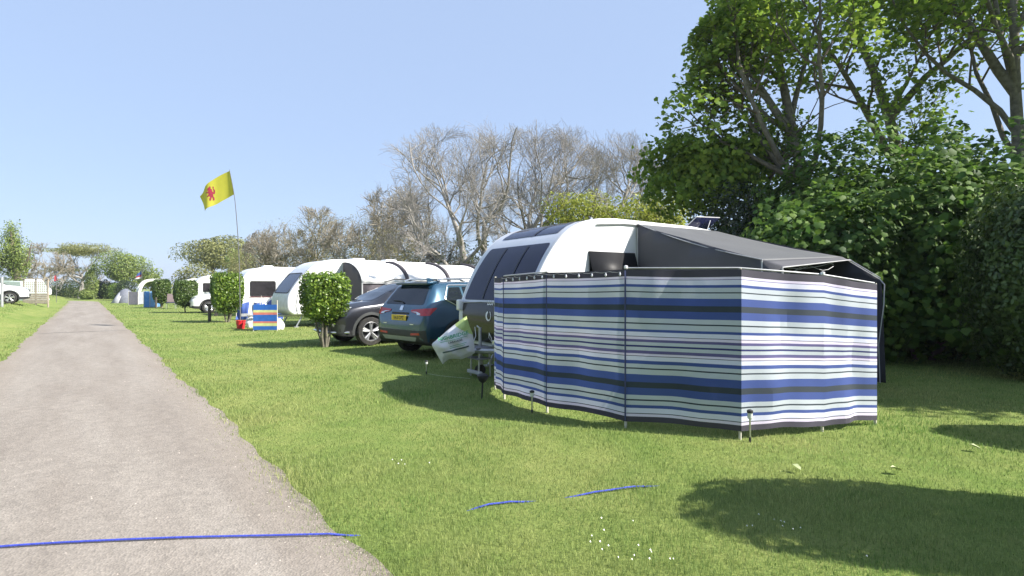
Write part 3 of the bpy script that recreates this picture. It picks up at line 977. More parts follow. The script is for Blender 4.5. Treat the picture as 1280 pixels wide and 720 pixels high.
def car_body(name, paint, parent, L=4.36, W=1.84, H=1.6, wheels=(.87, 3.5), wr=.345, hood=0.0, dark_low=True, arch=.405):
    kx, ky, kz = L / 4.36, W / 1.84, H / 1.605
    def ring(s):
        x, zf, ws, wb, zm, wbe, zb, wr_, ze, zt = s
        if hood and x > 2.9:
            zb += hood * .7; ze += hood; zt += hood
        return [(0, zf), (ws * .9, zf), (ws, zf + .06), (wb, zm), (wb * .998, zm + (zb - zm) * .55), (wbe, zb), ((wbe + wr_) / 2 + .02, (zb + ze) / 2), (wr_, ze), (wr_ * .86, ze + (zt - ze) * .62), (wr_ * .45, zt - .008), (0, zt)]
    rings = []
    n = len(STN)
    for i in range(n - 1):
        for k in range(4):
            t = k / 4
            s = [crom(*(STN[max(0, min(n - 1, i + o))][c] for o in (-1, 0, 1, 2)), t) for c in range(10)]
            rings.append((s[0], ring(s)))
    rings.append((STN[-1][0], ring(STN[-1])))
    # refine the section too
    def refine(rg):
        out = []
        m = len(rg)
        for i in range(m - 1):
            for k in range(3):
                t = k / 3
                out.append(tuple(crom(*(rg[max(0, min(m - 1, i + o))][c] for o in (-1, 0, 1, 2)), t) for c in range(2)))
        out.append(rg[-1])
        out = [(max(0, a), b) for a, b in out]
        return out
    b = MB()
    rows = []
    for x, rg in rings:
        h = refine(rg)
        full = [(y, z) for y, z in h] + [(-y, z) for y, z in h[-2:0:-1]]
        rows.append([(x * kx, y * ky, z * kz) for y, z in full])
    m = len(rows[0])
    vs = [v for r in rows for v in r]
    fs = []
    for i in range(len(rows) - 1):
        for j in range(m):
            j2 = (j + 1) % m
            fs.append((i * m + j, i * m + j2, (i + 1) * m + j2, (i + 1) * m + j))
    fs.append(tuple(range(m)))
    fs.append(tuple((len(rows) - 1) * m + j for j in range(m - 1, -1, -1)))
    b.add(vs, fs)
    o = b.build('body', [paint, BLACK], parent, sharp=50)
    bpy.context.view_layer.update()
    bvh = BVHTree.FromPolygons([Vector(v) for v in vs], fs)
    # wheel housings cut out of the shell
    for ax in wheels:
        for sd_ in (-1, 1):
            cb = MB()
            cb.lathe([(0, .5 * sd_), (arch, .5 * sd_), (arch, 1.3 * sd_), (0, 1.3 * sd_)], 40, (ax, 0, wr), 'y')
            cut = cb.build('cutter', BLACK, None, smooth=False)
            md = o.modifiers.new('b', 'BOOLEAN')
            md.object = cut; md.operation = 'DIFFERENCE'; md.solver = 'EXACT'
            o.parent = None
            bpy.context.view_layer.update()
            me = bpy.data.meshes.new_from_object(o.evaluated_get(bpy.context.evaluated_depsgraph_get()))
            o.modifiers.clear()
            o.data = me
            o.parent = parent
            bpy.data.objects.remove(cut)
    me = o.data
    me.name = 'body'
    if len(me.materials) < 2:
        me.materials.append(BLACK)
    bm = bmesh.new(); bm.from_mesh(me)
    for f in bm.faces:
        c = f.calc_center_median()
        f.material_index = 0
        if dark_low and c.z < .40 * kz: f.material_index = 1
        for ax in wheels:
            d = math.hypot(c.x - ax, c.z - wr)
            if d < arch * 1.015 and abs(c.y) < .93 * ky and (abs(f.normal.y) < .7 or abs(c.y) < .55 * ky): f.material_index = 1
        f.smooth = True
    for e in bm.edges:
        e.smooth = not (len(e.link_faces) == 2 and (e.calc_face_angle(0) > R(42) or e.link_faces[0].material_index != e.link_faces[1].material_index))
    bm.to_mesh(me); bm.free()
    return o, bvh

def proj(bvh, d, off=.006):
    """projector onto the shell along direction d; (u, v) = sideways, height"""
    d = Vector(d).normalized()
    u = Vector((0, 0, 1)).cross(d).normalized()
    def fn(a, z):
        org = u * a + Vector((0, 0, z)) - d * 6
        if abs(d.y) > .99: org = Vector((a, -6 * d.y, z))
        h = bvh.ray_cast(org, d)
        if h[0] is None:
            h = bvh.find_nearest(org + d * 5.2)
        nrm = h[1]
        if nrm.dot(d) > 0: nrm = -nrm
        return h[0] + nrm * off
    return fn

def wheel(parent, x, y, r, side, spokes=5, dark=False, wd=.22):
    b = MB()
    o_ = side
    b.lathe([(r * .66, -.5 * wd * o_), (r * .93, -.5 * wd * o_), (r, -.36 * wd * o_), (r, .36 * wd * o_), (r * .94, .48 * wd * o_), (r * .68, .5 * wd * o_), (r * .66, .3 * wd * o_)], 36, (0, 0, 0), 'y')
    w_ = b.build('wheel', RUBBER, parent)
    w_.location = (x, y, r)
    q = MB()
    q.lathe([(r * .70, .47 * wd * o_), (r * .66, .49 * wd * o_), (r * .62, .38 * wd * o_), (r * .6, -.1 * wd * o_)], 32, (0, 0, 0), 'y', 0)
    q.lathe([(r * .6, .02 * wd * o_), (0, .02 * wd * o_)], 24, (0, 0, 0), 'y', 1)
    q.lathe([(0, .44 * wd * o_), (r * .16, .42 * wd * o_), (r * .18, .2 * wd * o_)], 16, (0, 0, 0), 'y', 0)
    for k in range(spokes):
        a = 2 * math.pi * k / spokes + .3
        for da in (-.16, .16):
            c, s_ = math.cos(a + da * .4), math.sin(a + da * .4)
            c2, s2 = math.cos(a + da), math.sin(a + da)
            q.tube([(r * .12 * c, .37 * wd * o_, r * .12 * s_), (r * .64 * c2, .40 * wd * o_, r * .64 * s2)], [r * .062, r * .075], 6, 0)
    q.build('rim', [SILVER if dark else ALLOY, BLACK], w_)
    return w_

def window_set(bvh, parent, W=1.84, trim=None, kx=1.0, kz=1.0, sides=(-1, 1), rear=True):
    S3 = lambda pts: [(x * kx, z * kz) for x, z in pts]
    for sd_ in sides:
        f = proj(bvh, (0, -sd_, 0))
        for pts in ([(.60, 1.20), (.95, 1.055), (1.05, 1.05), (1.05, 1.47), (.76, 1.46)], [(1.11, 1.05), (1.98, 1.035), (1.98, 1.48), (1.11, 1.475)], [(2.05, 1.035), (3.02, 1.02), (2.60, 1.37), (2.40, 1.45), (2.05, 1.48)]):
            patch('side_window', round_poly(S3(pts), .03), f, GLASS, parent, .09)
        if trim:
            ft = proj(bvh, (0, -sd_, 0), .012)
            ring = S3([(.55, 1.215), (.93, 1.02), (1.1, 1.015), (3.08, .985), (2.62, 1.40), (2.42, 1.49), (2.0, 1.515), (.74, 1.505)])
            ring = round_poly(ring, .05)
            pts = []
            for i in range(len(ring)):
                a, c = Vector(ring[i - 1]), Vector(ring[i])
                k = max(1, int((c - a).length / .12))
                for j in range(k): pts.append(ft(*a.lerp(c, j / k)))
            MB().tube(pts + pts[:1], .014, 6).build('window_trim', trim, parent)
    ff = proj(bvh, (-1, 0, 0))
    patch('windscreen', round_poly([(-.66 * W / 1.84, 1.10 * kz), (.66 * W / 1.84, 1.10 * kz), (.56 * W / 1.84, 1.50 * kz), (-.56 * W / 1.84, 1.50 * kz)], .05), lambda a, z: ff(a, z), GLASS, parent, .09)
    if rear:
        fr = proj(bvh, (1, 0, 0))
        patch('rear_window', round_poly([(-.68 * W / 1.84, 1.11 * kz), (.68 * W / 1.84, 1.11 * kz), (.55 * W / 1.84, 1.47 * kz), (-.55 * W / 1.84, 1.47 * kz)], .05), lambda a, z: fr(a, z), GLASS, parent, .09)

# ---- blue estate-height SUV, its back to us
def blue_car():
    paint = mat('blue_paint', (.020, .072, .128), .25, .4, .06, 3, coat=1.0, spec=.6)
    clad = mat('grey_cladding', (.028, .029, .031), .55, 0, .15, 8)
    ax = Vector((.70, .714, 0)).normalized()
    ang = math.atan2(ax.y, ax.x)
    lpt = Vector((-3.02, 12.35, 0))
    left = Vector((-ax.y, ax.x, 0))
    org = lpt - left * .92
    c = empty('parked_car', org, ang, 'metallic blue SUV parked tail outward with red rear lamps', 'car', 'cars parked beside the caravans')
    body, bvh = car_body('body', paint, c)
    window_set(bvh, c, trim=CHROME)
    fr = proj(bvh, (1, 0, 0))           # seen from behind: u grows to the car's left
    f8 = proj(bvh, (1, 0, 0), .009)
    for sd_ in (-1, 1):
        fd = proj(bvh, (1, sd_ * -.55, 0), .01)
        # position of the lamp in that slanted view
        cr = Vector((.12, .80 * sd_, 0))
        d = Vector((1, sd_ * -.55, 0)).normalized(); u = Vector((0, 0, 1)).cross(d).normalized()
        u0 = u.dot(cr)
        k = 1 if u.y * sd_ > 0 else -1
        lamp = [(u0 - k * .42, 1.00), (u0 - k * .05, 1.03), (u0 + k * .17, 1.045), (u0 + k * .08, .895), (u0 - k * .12, .885), (u0 - k * .24, .93), (u0 - k * .40, .955)]
        patch('tail_light', round_poly(lamp, .02), fd, RED_L, c, .05)
        fd2 = proj(bvh, (1, sd_ * -.55, 0), .014)
        patch('lamp_strip', round_poly([(u0 - k * .40, .965), (u0 - k * .24, .945), (u0 - k * .22, .905), (u0 - k * .12, .90), (u0 - k * .13, .935), (u0 - k * .25, .965)], .008), fd2, CLEAR_L, c, .05)
        patch('reflector', round_poly([(.42 * sd_, .485), (.72 * sd_, .50), (.70 * sd_, .545), (.42 * sd_, .53)], .01), f8, RED_L, c, .06)
    # dark lower bumper with silver skid, plate recess
    patch('bumper', round_poly([(-.86, .36), (.86, .36), (.86, .60), (.6, .585), (-.6, .585), (-.86, .60)], .03), proj(bvh, (1, 0, 0), .005), clad, c, .07)
    patch('skid_plate', round_poly([(-.55, .37), (.55, .37), (.62, .455), (-.62, .455)], .02), f8, SILVER, c, .07)
    pl = MB(); pl.box((-.018, 0, .0), (.012, .52, .115))
    a = fr(0, .86)
    p = pl.build('number_plate', YELLOW_P, c, bevel=.004); p.location = (a.x - .004, 0, .835)
    text_mesh('VA18 DPZ', .10, lambda u, v: (-.0255, -u, v - .036), DARKTXT, p, bold=.003, sx=.82)
    for (y0, s_) in ((-.03, .03),):
        patch('badge', round_poly([(-.055, .985), (.055, .985), (.05, 1.08), (-.05, 1.08)], .02), f8, CHROME, c, .04)
    patch('handle_recess', rect(-.3, .905, .3, .945, .01), f8, BLACK, c, .06)
    for y0 in (-.52, .44):
        patch('model_badge', rect(y0, .70, y0 + .13, .715), f8, CHROME, c, .06)
    # wheel arch cladding on both sides
    for sd_ in (-1, 1):
        f = proj(bvh, (0, -sd_, 0), .012)
        for ax_ in (.87, 3.5):
            b = MB()
            n = 18
            vs, fs = [], []
            for i in range(n + 1):
                t = R(-12) + R(204) * i / n
                for rr_ in (.405, .465):
                    vs.append(f(ax_ + rr_ * math.cos(t), max(.27, .345 + rr_ * math.sin(t))))
            for i in range(n): fs.append((2 * i, 2 * i + 1, 2 * i + 3, 2 * i + 2))
            b.add(vs, fs); b.build('arch_trim', clad, c, fix=False)
        patch('sill_trim', [(1.36, .27), (3.02, .27), (3.02, .42), (1.36, .42)], proj(bvh, (0, -sd_, 0), .008), clad, c, .12)
        MB().tube([Vector((x, sd_ * .60, z)) for x, z in ((.55, 1.60), (.7, 1.645), (1.5, 1.665), (2.2, 1.655), (2.4, 1.59))], .016, 6).build('roof_rail', CHROME, c)
        for x in (1.12, 2.02):
            patch('door_handle', rect(x - .02, .90, x + .2, .935, .012), proj(bvh, (0, -sd_, 0), .02), paint, c, .06)
            patch('door_seam', rect(x - .10, .45, x - .09, 1.0), proj(bvh, (0, -sd_, 0), .003), BLACK, c, .1)
    patch('fuel_flap', rect(.72, .84, .88, .98, .03), proj(bvh, (0, 1, 0), .004), paint, c, .05)
    # spoiler above the rear glass, wiper
    b = MB()
    b.add([(.30, -.58, 1.565), (.30, .58, 1.565), (.62, .60, 1.605), (.62, -.60, 1.605), (.31, -.56, 1.515), (.31, .56, 1.515), (.60, .58, 1.55), (.60, -.58, 1.55)],
          [(0, 1, 2, 3), (7, 6, 5, 4), (0, 4, 5, 1), (1, 5, 6, 2), (2, 6, 7, 3), (3, 7, 4, 0)])
    b.build('spoiler', paint, c, bevel=.015)
    fw = proj(bvh, (1, 0, 0), .022)
    MB().tube([fw(0, 1.13), fw(.12, 1.16), fw(.42, 1.17)], [.016, .011, .006], 6).build('wiper', BLACK, c)
    for x in (.87, 3.5):
        for sd_ in (-1, 1):
            wheel(c, x, sd_ * .80, .345, sd_)
    # aerial fin
    MB().prism([(.72, 1.59), (.95, 1.59), (.78, 1.67), (.72, 1.67)], -.015, .015).build('roof_aerial', paint, c, bevel=.006)
    return c
blue_car()

def front_kit(c, bvh, kx, kz, W, grille=True, lamp_mat=CLEAR_L, L=4.4):
    for sd_ in (-1, 1):
        d = Vector((-1, -sd_ * .6, 0)).normalized()
        f = proj(bvh, d, .008)
        u = Vector((0, 0, 1)).cross(d).normalized()
        cr = Vector((L * .955, .66 * W / 1.84 * sd_, 0))
        u0 = u.dot(cr); k = 1 if u.y * sd_ > 0 else -1
        patch('headlight', round_poly([(u0 - k * .20, .76 * kz), (u0 + k * .19, .80 * kz), (u0 + k * .24, .90 * kz), (u0 - k * .02, .885 * kz), (u0 - k * .2, .84 * kz)], .02), f, lamp_mat, c, .04)
        patch('lamp_bowl', [(u0 - .02 + .05 * math.cos(t), .825 * kz + .05 * math.sin(t)) for t in [i * .628 for i in range(10)]], proj(bvh, d, .012), CHROME, c, .04)
        patch('fog_lamp', [(u0 - k * .12 + .05 * math.cos(t), .50 * kz + .05 * math.sin(t)) for t in [i * .628 for i in range(10)]], f, CLEAR_L, c, .04)
    f = proj(bvh, (-1, 0, 0), .008)
    if grille:
        patch('grille', round_poly([(-.38, .70 * kz), (.38, .70 * kz), (.42, .80 * kz), (-.42, .80 * kz)], .03), f, BLACK, c, .06)
    patch('air_intake', round_poly([(-.50, .42 * kz), (.50, .42 * kz), (.44, .56 * kz), (-.44, .56 * kz)], .03), f, BLACK, c, .06)
    p = MB().box((0, 0, 0), (.012, .52, .11)).build('number_plate', WHITE_P, c, bevel=.004)
    a = f(0, .62 * kz)
    p.location = (a.x + .012, 0, .62 * kz)

def dark_car():
    paint = mat('charcoal_paint', (.030, .031, .038), .28, .5, .06, 3, coat=.9, spec=.6)
    low = mat('grey_bumper', (.055, .058, .058), .5, .1, .1, 5)
    hd = Vector((-.77, -.64, 0)).normalized()           # facing the lane
    side = Vector((-hd.y, hd.x, 0))                      # car's left
    # front wheel hub on the side facing us stands at (-3.6, 14.1)
    L, W, H = 4.5, 1.78, 1.64
    kx = L / 4.36
    near = Vector((-3.58, 14.1, 0))
    org = near - hd * (3.62) - side * (.80) * (1 if side.dot(Vector((0, -1, 0))) > 0 else -1)
    c = empty('parked_car', org, math.atan2(hd.y, hd.x), 'dark grey SUV with five spoke alloys, nose towards the lane', 'car', 'cars parked beside the caravans')
    body, bvh = car_body('body', paint, c, L, W, H, (.95, 3.62), .36, hood=.05, arch=.42)
    window_set(bvh, c, W, None, kx, H / 1.605)
    front_kit(c, bvh, kx, H / 1.605 * 1.06, W, L=L)
    for sd_ in (-1, 1):
        f = proj(bvh, (0, -sd_, 0), .010)
        for ax_ in (.95, 3.62):
            vs, fs = [], []
            n = 18
            for i in range(n + 1):
                t = R(-10) + R(200) * i / n
                for rr_ in (.42, .49):
                    vs.append(f(ax_ + rr_ * math.cos(t), max(.28, .36 + rr_ * math.sin(t))))
            for i in range(n): fs.append((2 * i, 2 * i + 1, 2 * i + 3, 2 * i + 2))
            MB().add(vs, fs).build('arch_trim', low, c, fix=False)
        patch('sill_trim', [(1.44, .30), (3.12, .30), (3.12, .46), (1.44, .46)], proj(bvh, (0, -sd_, 0), .007), low, c, .12)
        b = MB(); b.box((3.02, sd_ * .97, 1.10), (.14, .2, .15))
        b.build('door_mirror', paint, c, bevel=.04)
        MB().tube([Vector((x, sd_ * .60, z)) for x, z in ((.6, 1.63), (.8, 1.69), (2.2, 1.70), (2.5, 1.62))], .018, 6).build('roof_rail', BLACK, c)
    patch('bumper', round_poly([(-.80, .34), (.80, .34), (.84, .56), (.5, .60), (-.5, .60), (-.84, .56)], .04), proj(bvh, (-1, 0, 0), .006), low, c, .07)
    MB().tube([(L * .93, -.86, .36), (L * 1.0, -.62, .36), (L * 1.012, 0, .36), (L * 1.0, .62, .36), (L * .93, .86, .36)], .028, 8).build('bumper_bar', ALLOY, c)
    for x in (.95, 3.62):
        for sd_ in (-1, 1):
            wheel(c, x, sd_ * .785, .36, sd_, 5)
    return c
dark_car()

def white_car(near, hd, z, label, paint, sd_side, spare=False):
    hd = Vector(hd).normalized()
    L, W, H = 4.5, 1.84, 1.66
    kx = L / 4.36
    left = Vector((-hd.y, hd.x, 0))
    org = Vector(near) - hd * 3.6 - left * .80 * sd_side
    c = empty('parked_car', (org.x, org.y, z), math.atan2(hd.y, hd.x), label, 'car', 'white cars on the pitches')
    body, bvh = car_body('body', paint, c, L, W, H, (.92, 3.6), .35, hood=.02)
    window_set(bvh, c, W, None, kx, H / 1.605)
    front_kit(c, bvh, kx, H / 1.605 * 1.03, W, L=L)
    for s_ in (-1, 1):
        f = proj(bvh, (0, -s_, 0), .010)
        for ax_ in (.92, 3.6):
            vs, fs = [], []
            for i in range(19):
                t = R(-10) + R(200) * i / 18
                for rr_ in (.41, .475):
                    vs.append(f(ax_ + rr_ * math.cos(t), max(.28, .35 + rr_ * math.sin(t))))
            for i in range(18): fs.append((2 * i, 2 * i + 1, 2 * i + 3, 2 * i + 2))
            MB().add(vs, fs).build('arch_trim', BLACK, c, fix=False)
        MB().box((3.0, s_ * .98, 1.10), (.13, .2, .15)).build('door_mirror', paint, c, bevel=.04)
        patch('sill_trim', [(1.4, .28), (3.1, .28), (3.1, .42), (1.4, .42)], proj(bvh, (0, -s_, 0), .007), BLACK, c, .12)
    for x in (.92, 3.6):
        for s_ in (-1, 1): wheel(c, x, s_ * .80, .35, s_)
    return c
WPAINT = mat('white_car_paint', (.72, .72, .72), .22, 0, .04, 3, coat=.8)
white_car((-17.5, 32.3, 0), -PV + RV * .05, 0, 'white SUV half hidden between two clipped bushes', WPAINT, 1)
zc = lawn_z(-30.6, 34)
white_car((-30.5, 34.0, 0), PV, lawn_z(-31.2, 33.8), 'white SUV nosing in from the left edge of the picture', WPAINT, -1)
# ------------------------------------------------------------------ caravans and awnings
GRP_WHITE = mat('caravan_white', (.78, .78, .77), .32, 0, .03, 2, coat=.3, dirt=((.55, .54, .48), 1.5, .25))
GRP_PALE = mat('caravan_front_grey', (.55, .57, .62), .3, 0, .04, 2, coat=.4)
GRP_DARK = mat('caravan_dark_panel', (.026, .026, .026), .18, 0, .1, 2, spec=.35, coat=.08)
TINT = mat('caravan_tinted_window', (.012, .014, .042), .04, 0, .3, 1.5, spec=.3)
BLIND = mat('pale_cushion', (.35, .35, .38), .8)
SEAL = mat('window_seal', (.02, .02, .022), .6)
STEEL = mat('galvanised', (.45, .46, .47), .45, .7, .12, 12)
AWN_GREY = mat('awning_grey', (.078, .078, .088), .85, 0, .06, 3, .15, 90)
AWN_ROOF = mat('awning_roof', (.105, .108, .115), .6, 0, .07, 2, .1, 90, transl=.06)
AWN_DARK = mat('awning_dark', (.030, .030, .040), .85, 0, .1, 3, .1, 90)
PIPING = mat('light_piping', (.42, .42, .43), .5)
MESHWIN = mat('clear_awning_window', (.10, .11, .13), .12, 0, .1, 3, spec=.9)
LET_W = mat('white_letters', (.8, .8, .82), .4)

def arc_pts(ctrl, n=8):
    out = []
    k = len(ctrl)
    for i in range(k - 1):
        for j in range(n):
            t = j / n
            out.append(tuple(crom(*(ctrl[max(0, min(k - 1, i + o))][c] for o in (-1, 0, 1, 2)), t) for c in (0, 1)))
    out.append(ctrl[-1])
    return out

class Front:
    """a surface running up the caravan's nose: s is height along the front curve"""
    def __init__(s, prof, off):
        s.p = [Vector((a, 0, b)) for a, b in prof]; s.off = off
    def at(s, z):
        p = s.p
        for i in range(len(p) - 1):
            if p[i].z <= z <= p[i + 1].z and p[i + 1].z > p[i].z:
                t = (z - p[i].z) / (p[i + 1].z - p[i].z)
                q = p[i].lerp(p[i + 1], t)
                d = (p[i + 1] - p[i]).normalized()
                return q, Vector((-d.z, 0, d.x))
        return p[-1], Vector((0, 0, 1))
    def fn(s, off=None):
        o = s.off if off is None else off
        def f(y, z):
            q, n = s.at(z)
            q = q + n * o
            return Vector((q.x, y, q.z))
        return f

def side_fn(y):
    return lambda x, z: Vector((x, y, z))

# ---------- near caravan with the dark front
def near_caravan():
    W = 2.2
    N = Vector((.55, 8.7, 0)); ang = R(33)
    c = empty('caravan', N, ang, 'near white caravan with a dark glass front and hitch cover', 'caravan', 'touring caravans along the lane')
    front = arc_pts([(-.26, .44), (-.36, .62), (-.40, .9), (-.36, 1.2), (-.18, 1.62), (.05, 2.0), (.32, 2.30), (.62, 2.49), (.98, 2.59), (1.45, 2.63)], 6)
    prof = front + [(3.4, 2.61), (4.2, 2.55), (4.5, 2.45), (4.62, 2.2), (4.66, .44)]
    b = MB(); b.prism(prof, 0, W)
    b.build('body', GRP_WHITE, c, bevel=.075, sharp=30)
    F = Front(front, .010)
    f, f2 = F.fn(), F.fn(.020)
    # pale surround, dark lower panel, windows
    patch('front_panel', round_poly([(.06, .50), (2.13, .50), (2.13, 2.60), (.06, 2.60)], .1), F.fn(.006), GRP_PALE, c, .08)
    patch('lower_panel', round_poly([(.16, .52), (1.98, .52), (2.06, 1.20), (.08, 1.20)], .06), f, GRP_DARK, c, .08)
    win = patch('front_window', round_poly([(.09, 1.24), (2.06, 1.24), (2.0, 2.17), (.14, 2.17)], .07), f, TINT, c, .08)
    for y in (.72, 1.40):
        MB().sheet(lambda u, v: f2(y + .03 * (u - .5), 1.26 + .88 * v), 1, 10).build('window_bar', SEAL, win, fix=False)
    cush = MB()
    patch('roof_window', round_poly([(.18, 2.335), (1.90, 2.335), (1.84, 2.60), (.26, 2.60)], .05), F.fn(.012), TINT, c, .06)
    MB().sheet(lambda u, v: f2(.86 + .045 * (u - .5), 2.34 + .24 * v), 1, 6).build('window_bar', SEAL, c, fix=False)
    # pale cushions seen through the glass would sit behind; a faint reflection band stays to the renderer
    text_mesh('LUNAR', .105, lambda u, v: f2(.97 - u, 1.215 + v - .055), LET_W, c, bold=.003, sx=1.25)
    MB().tube([F.fn(.03)(.16 + (2.1 - .16) * i / 10, 1.185 + .02 * math.sin(i * .35)) for i in range(11)], .007, 6).build('cord', PIPING, c)
    # crescent badge and diamond emblem
    out = [(.16 * math.sin(R(a)) * .55, .085 * math.cos(R(a))) for a in range(20, 341, 20)]
    inn = [(.16 * math.sin(R(a)) * .36 + .018, .062 * math.cos(R(a))) for a in range(330, 29, -20)]
    patch('emblem', out + inn, lambda u, v: f2(1.10 - u, .98 + v), LET_W, c, .05)
    patch('emblem', [(-.055, 0), (0, -.09), (.055, 0), (0, .09)], lambda u, v: f2(1.10 - u, .62 + v), LET_W, c, .05)
    patch('emblem', [(-.028, 0), (0, -.045), (.028, 0), (0, .045)], lambda u, v: F.fn(.026)(1.10 - u, .62 + v), GRP_DARK, c, .05)
    # grab handles on both corners
    for y in (.10, 2.12):
        MB().box((-.42, y, 1.14), (.10, .12, .20)).build('grab_handle', GRP_WHITE, c, bevel=.03)
    # side window, hinged open, with its dark opening
    patch('window_opening', rect(.85, 1.42, 1.86, 2.04, .05), side_fn(-.005), SEAL, c, .2)
    wn = MB()
    wn.add([(.83, -.010, 2.05), (1.87, -.010, 2.05), (1.87, -.20, 1.46), (.83, -.20, 1.46)], [(0, 1, 2, 3)])
    wn.build('side_window', mat('smoked_acrylic', (.02, .02, .022), .45, spec=.12), c, solid=.02, fix=False)
    # awning rail and wheel
    MB().tube([(1.0, -.02, 2.50), (1.6, -.02, 2.545), (3.9, -.02, 2.53), (4.4, -.02, 2.42)], .014, 6).build('awning_rail', STEEL, c)
    patch('waist_trim', rect(.1, .62, 4.5, .66), side_fn(-.004), SILVER, c, .4)
    w_ = wheel(c, 2.6, .14, .32, -1, 6, wd=.2)
    patch('wheel_arch', [(2.6 + .42 * math.cos(t), .44 + max(0, .33 * math.sin(t))) for t in [math.pi * i / 14 for i in range(15)]], side_fn(-.006), SEAL, c, .2)
    # chassis and drawbar with jockey wheel
    ch = MB()
    for s_ in (-1, 1):
        ch.tube([(2.2, 1.1 + s_ * .85, .42), (-.25, 1.1 + s_ * .55, .42), (-.95, 1.1 + s_ * .05, .44)], .045, 6)
    ch.box((-.05, 1.1, .40), (.12, 1.7, .12))
    ch.box((-1.0, 1.1, .47), (.3, .09, .10))
    ch.build('drawbar', STEEL, c, bevel=.008)
    jw = MB()
    jw.tube([(-.62, 1.02, .80), (-.62, 1.02, .16)], .028, 8)
    jw.tube([(-.62, 1.02, .78), (-.62, 1.12, .82)], .012, 6)
    jw.build('jockey_stand', STEEL, c)
    MB().lathe([(0, -.03), (.09, -.03), (.1, 0), (.09, .03), (0, .03)], 20, (-.62, 1.02, .10), 'y').build('jockey_wheel', RUBBER, c)
    for y in (.25, 1.95):
        b = MB(); b.tube([(.35, y, .45), (.10, y, .03)], .03, 6); b.box((.10, y, .015), (.16, .12, .03))
        b.build('corner_steady', STEEL, c)
    # red and clear marker light low on the front
    b = MB(); b.box((-.36, .98, .52), (.05, .10, .12)); b.build('marker_light', CLEAR_L, c, bevel=.01)
    b = MB(); b.box((-.37, .80, .50), (.03, .32, .08)); b.build('marker_plate', GRP_DARK, c, bevel=.01)
    # open tinted rooflight
    rl = MB()
    Q_ = [(3.85, .62, 2.62), (4.46, .62, 2.60), (4.68, .36, 2.90), (3.96, .36, 2.87)]
    rl.add(Q_, [(0, 1, 2, 3)])
    r_ = rl.build('rooflight', TINT, c, solid=.03, fix=False)
    MB().tube(Q_ + Q_[:1], .012, 6).build('rooflight_frame', PIPING, r_)
    MB().tube([(4.30, .40, 2.54), (4.45, .40, 2.86)], .01, 6).build('rooflight_stay', STEEL, r_)
    for y in (.35,):
        b = MB(); b.lathe([(.025, 0), (.025, .03), (.015, .045), (0, .045)], 10, (1.2, y, 2.62)); b.build('roof_light', CLEAR_L, c)
    return c, N, ang
CAR_A, N_A, ANG_A = near_caravan()

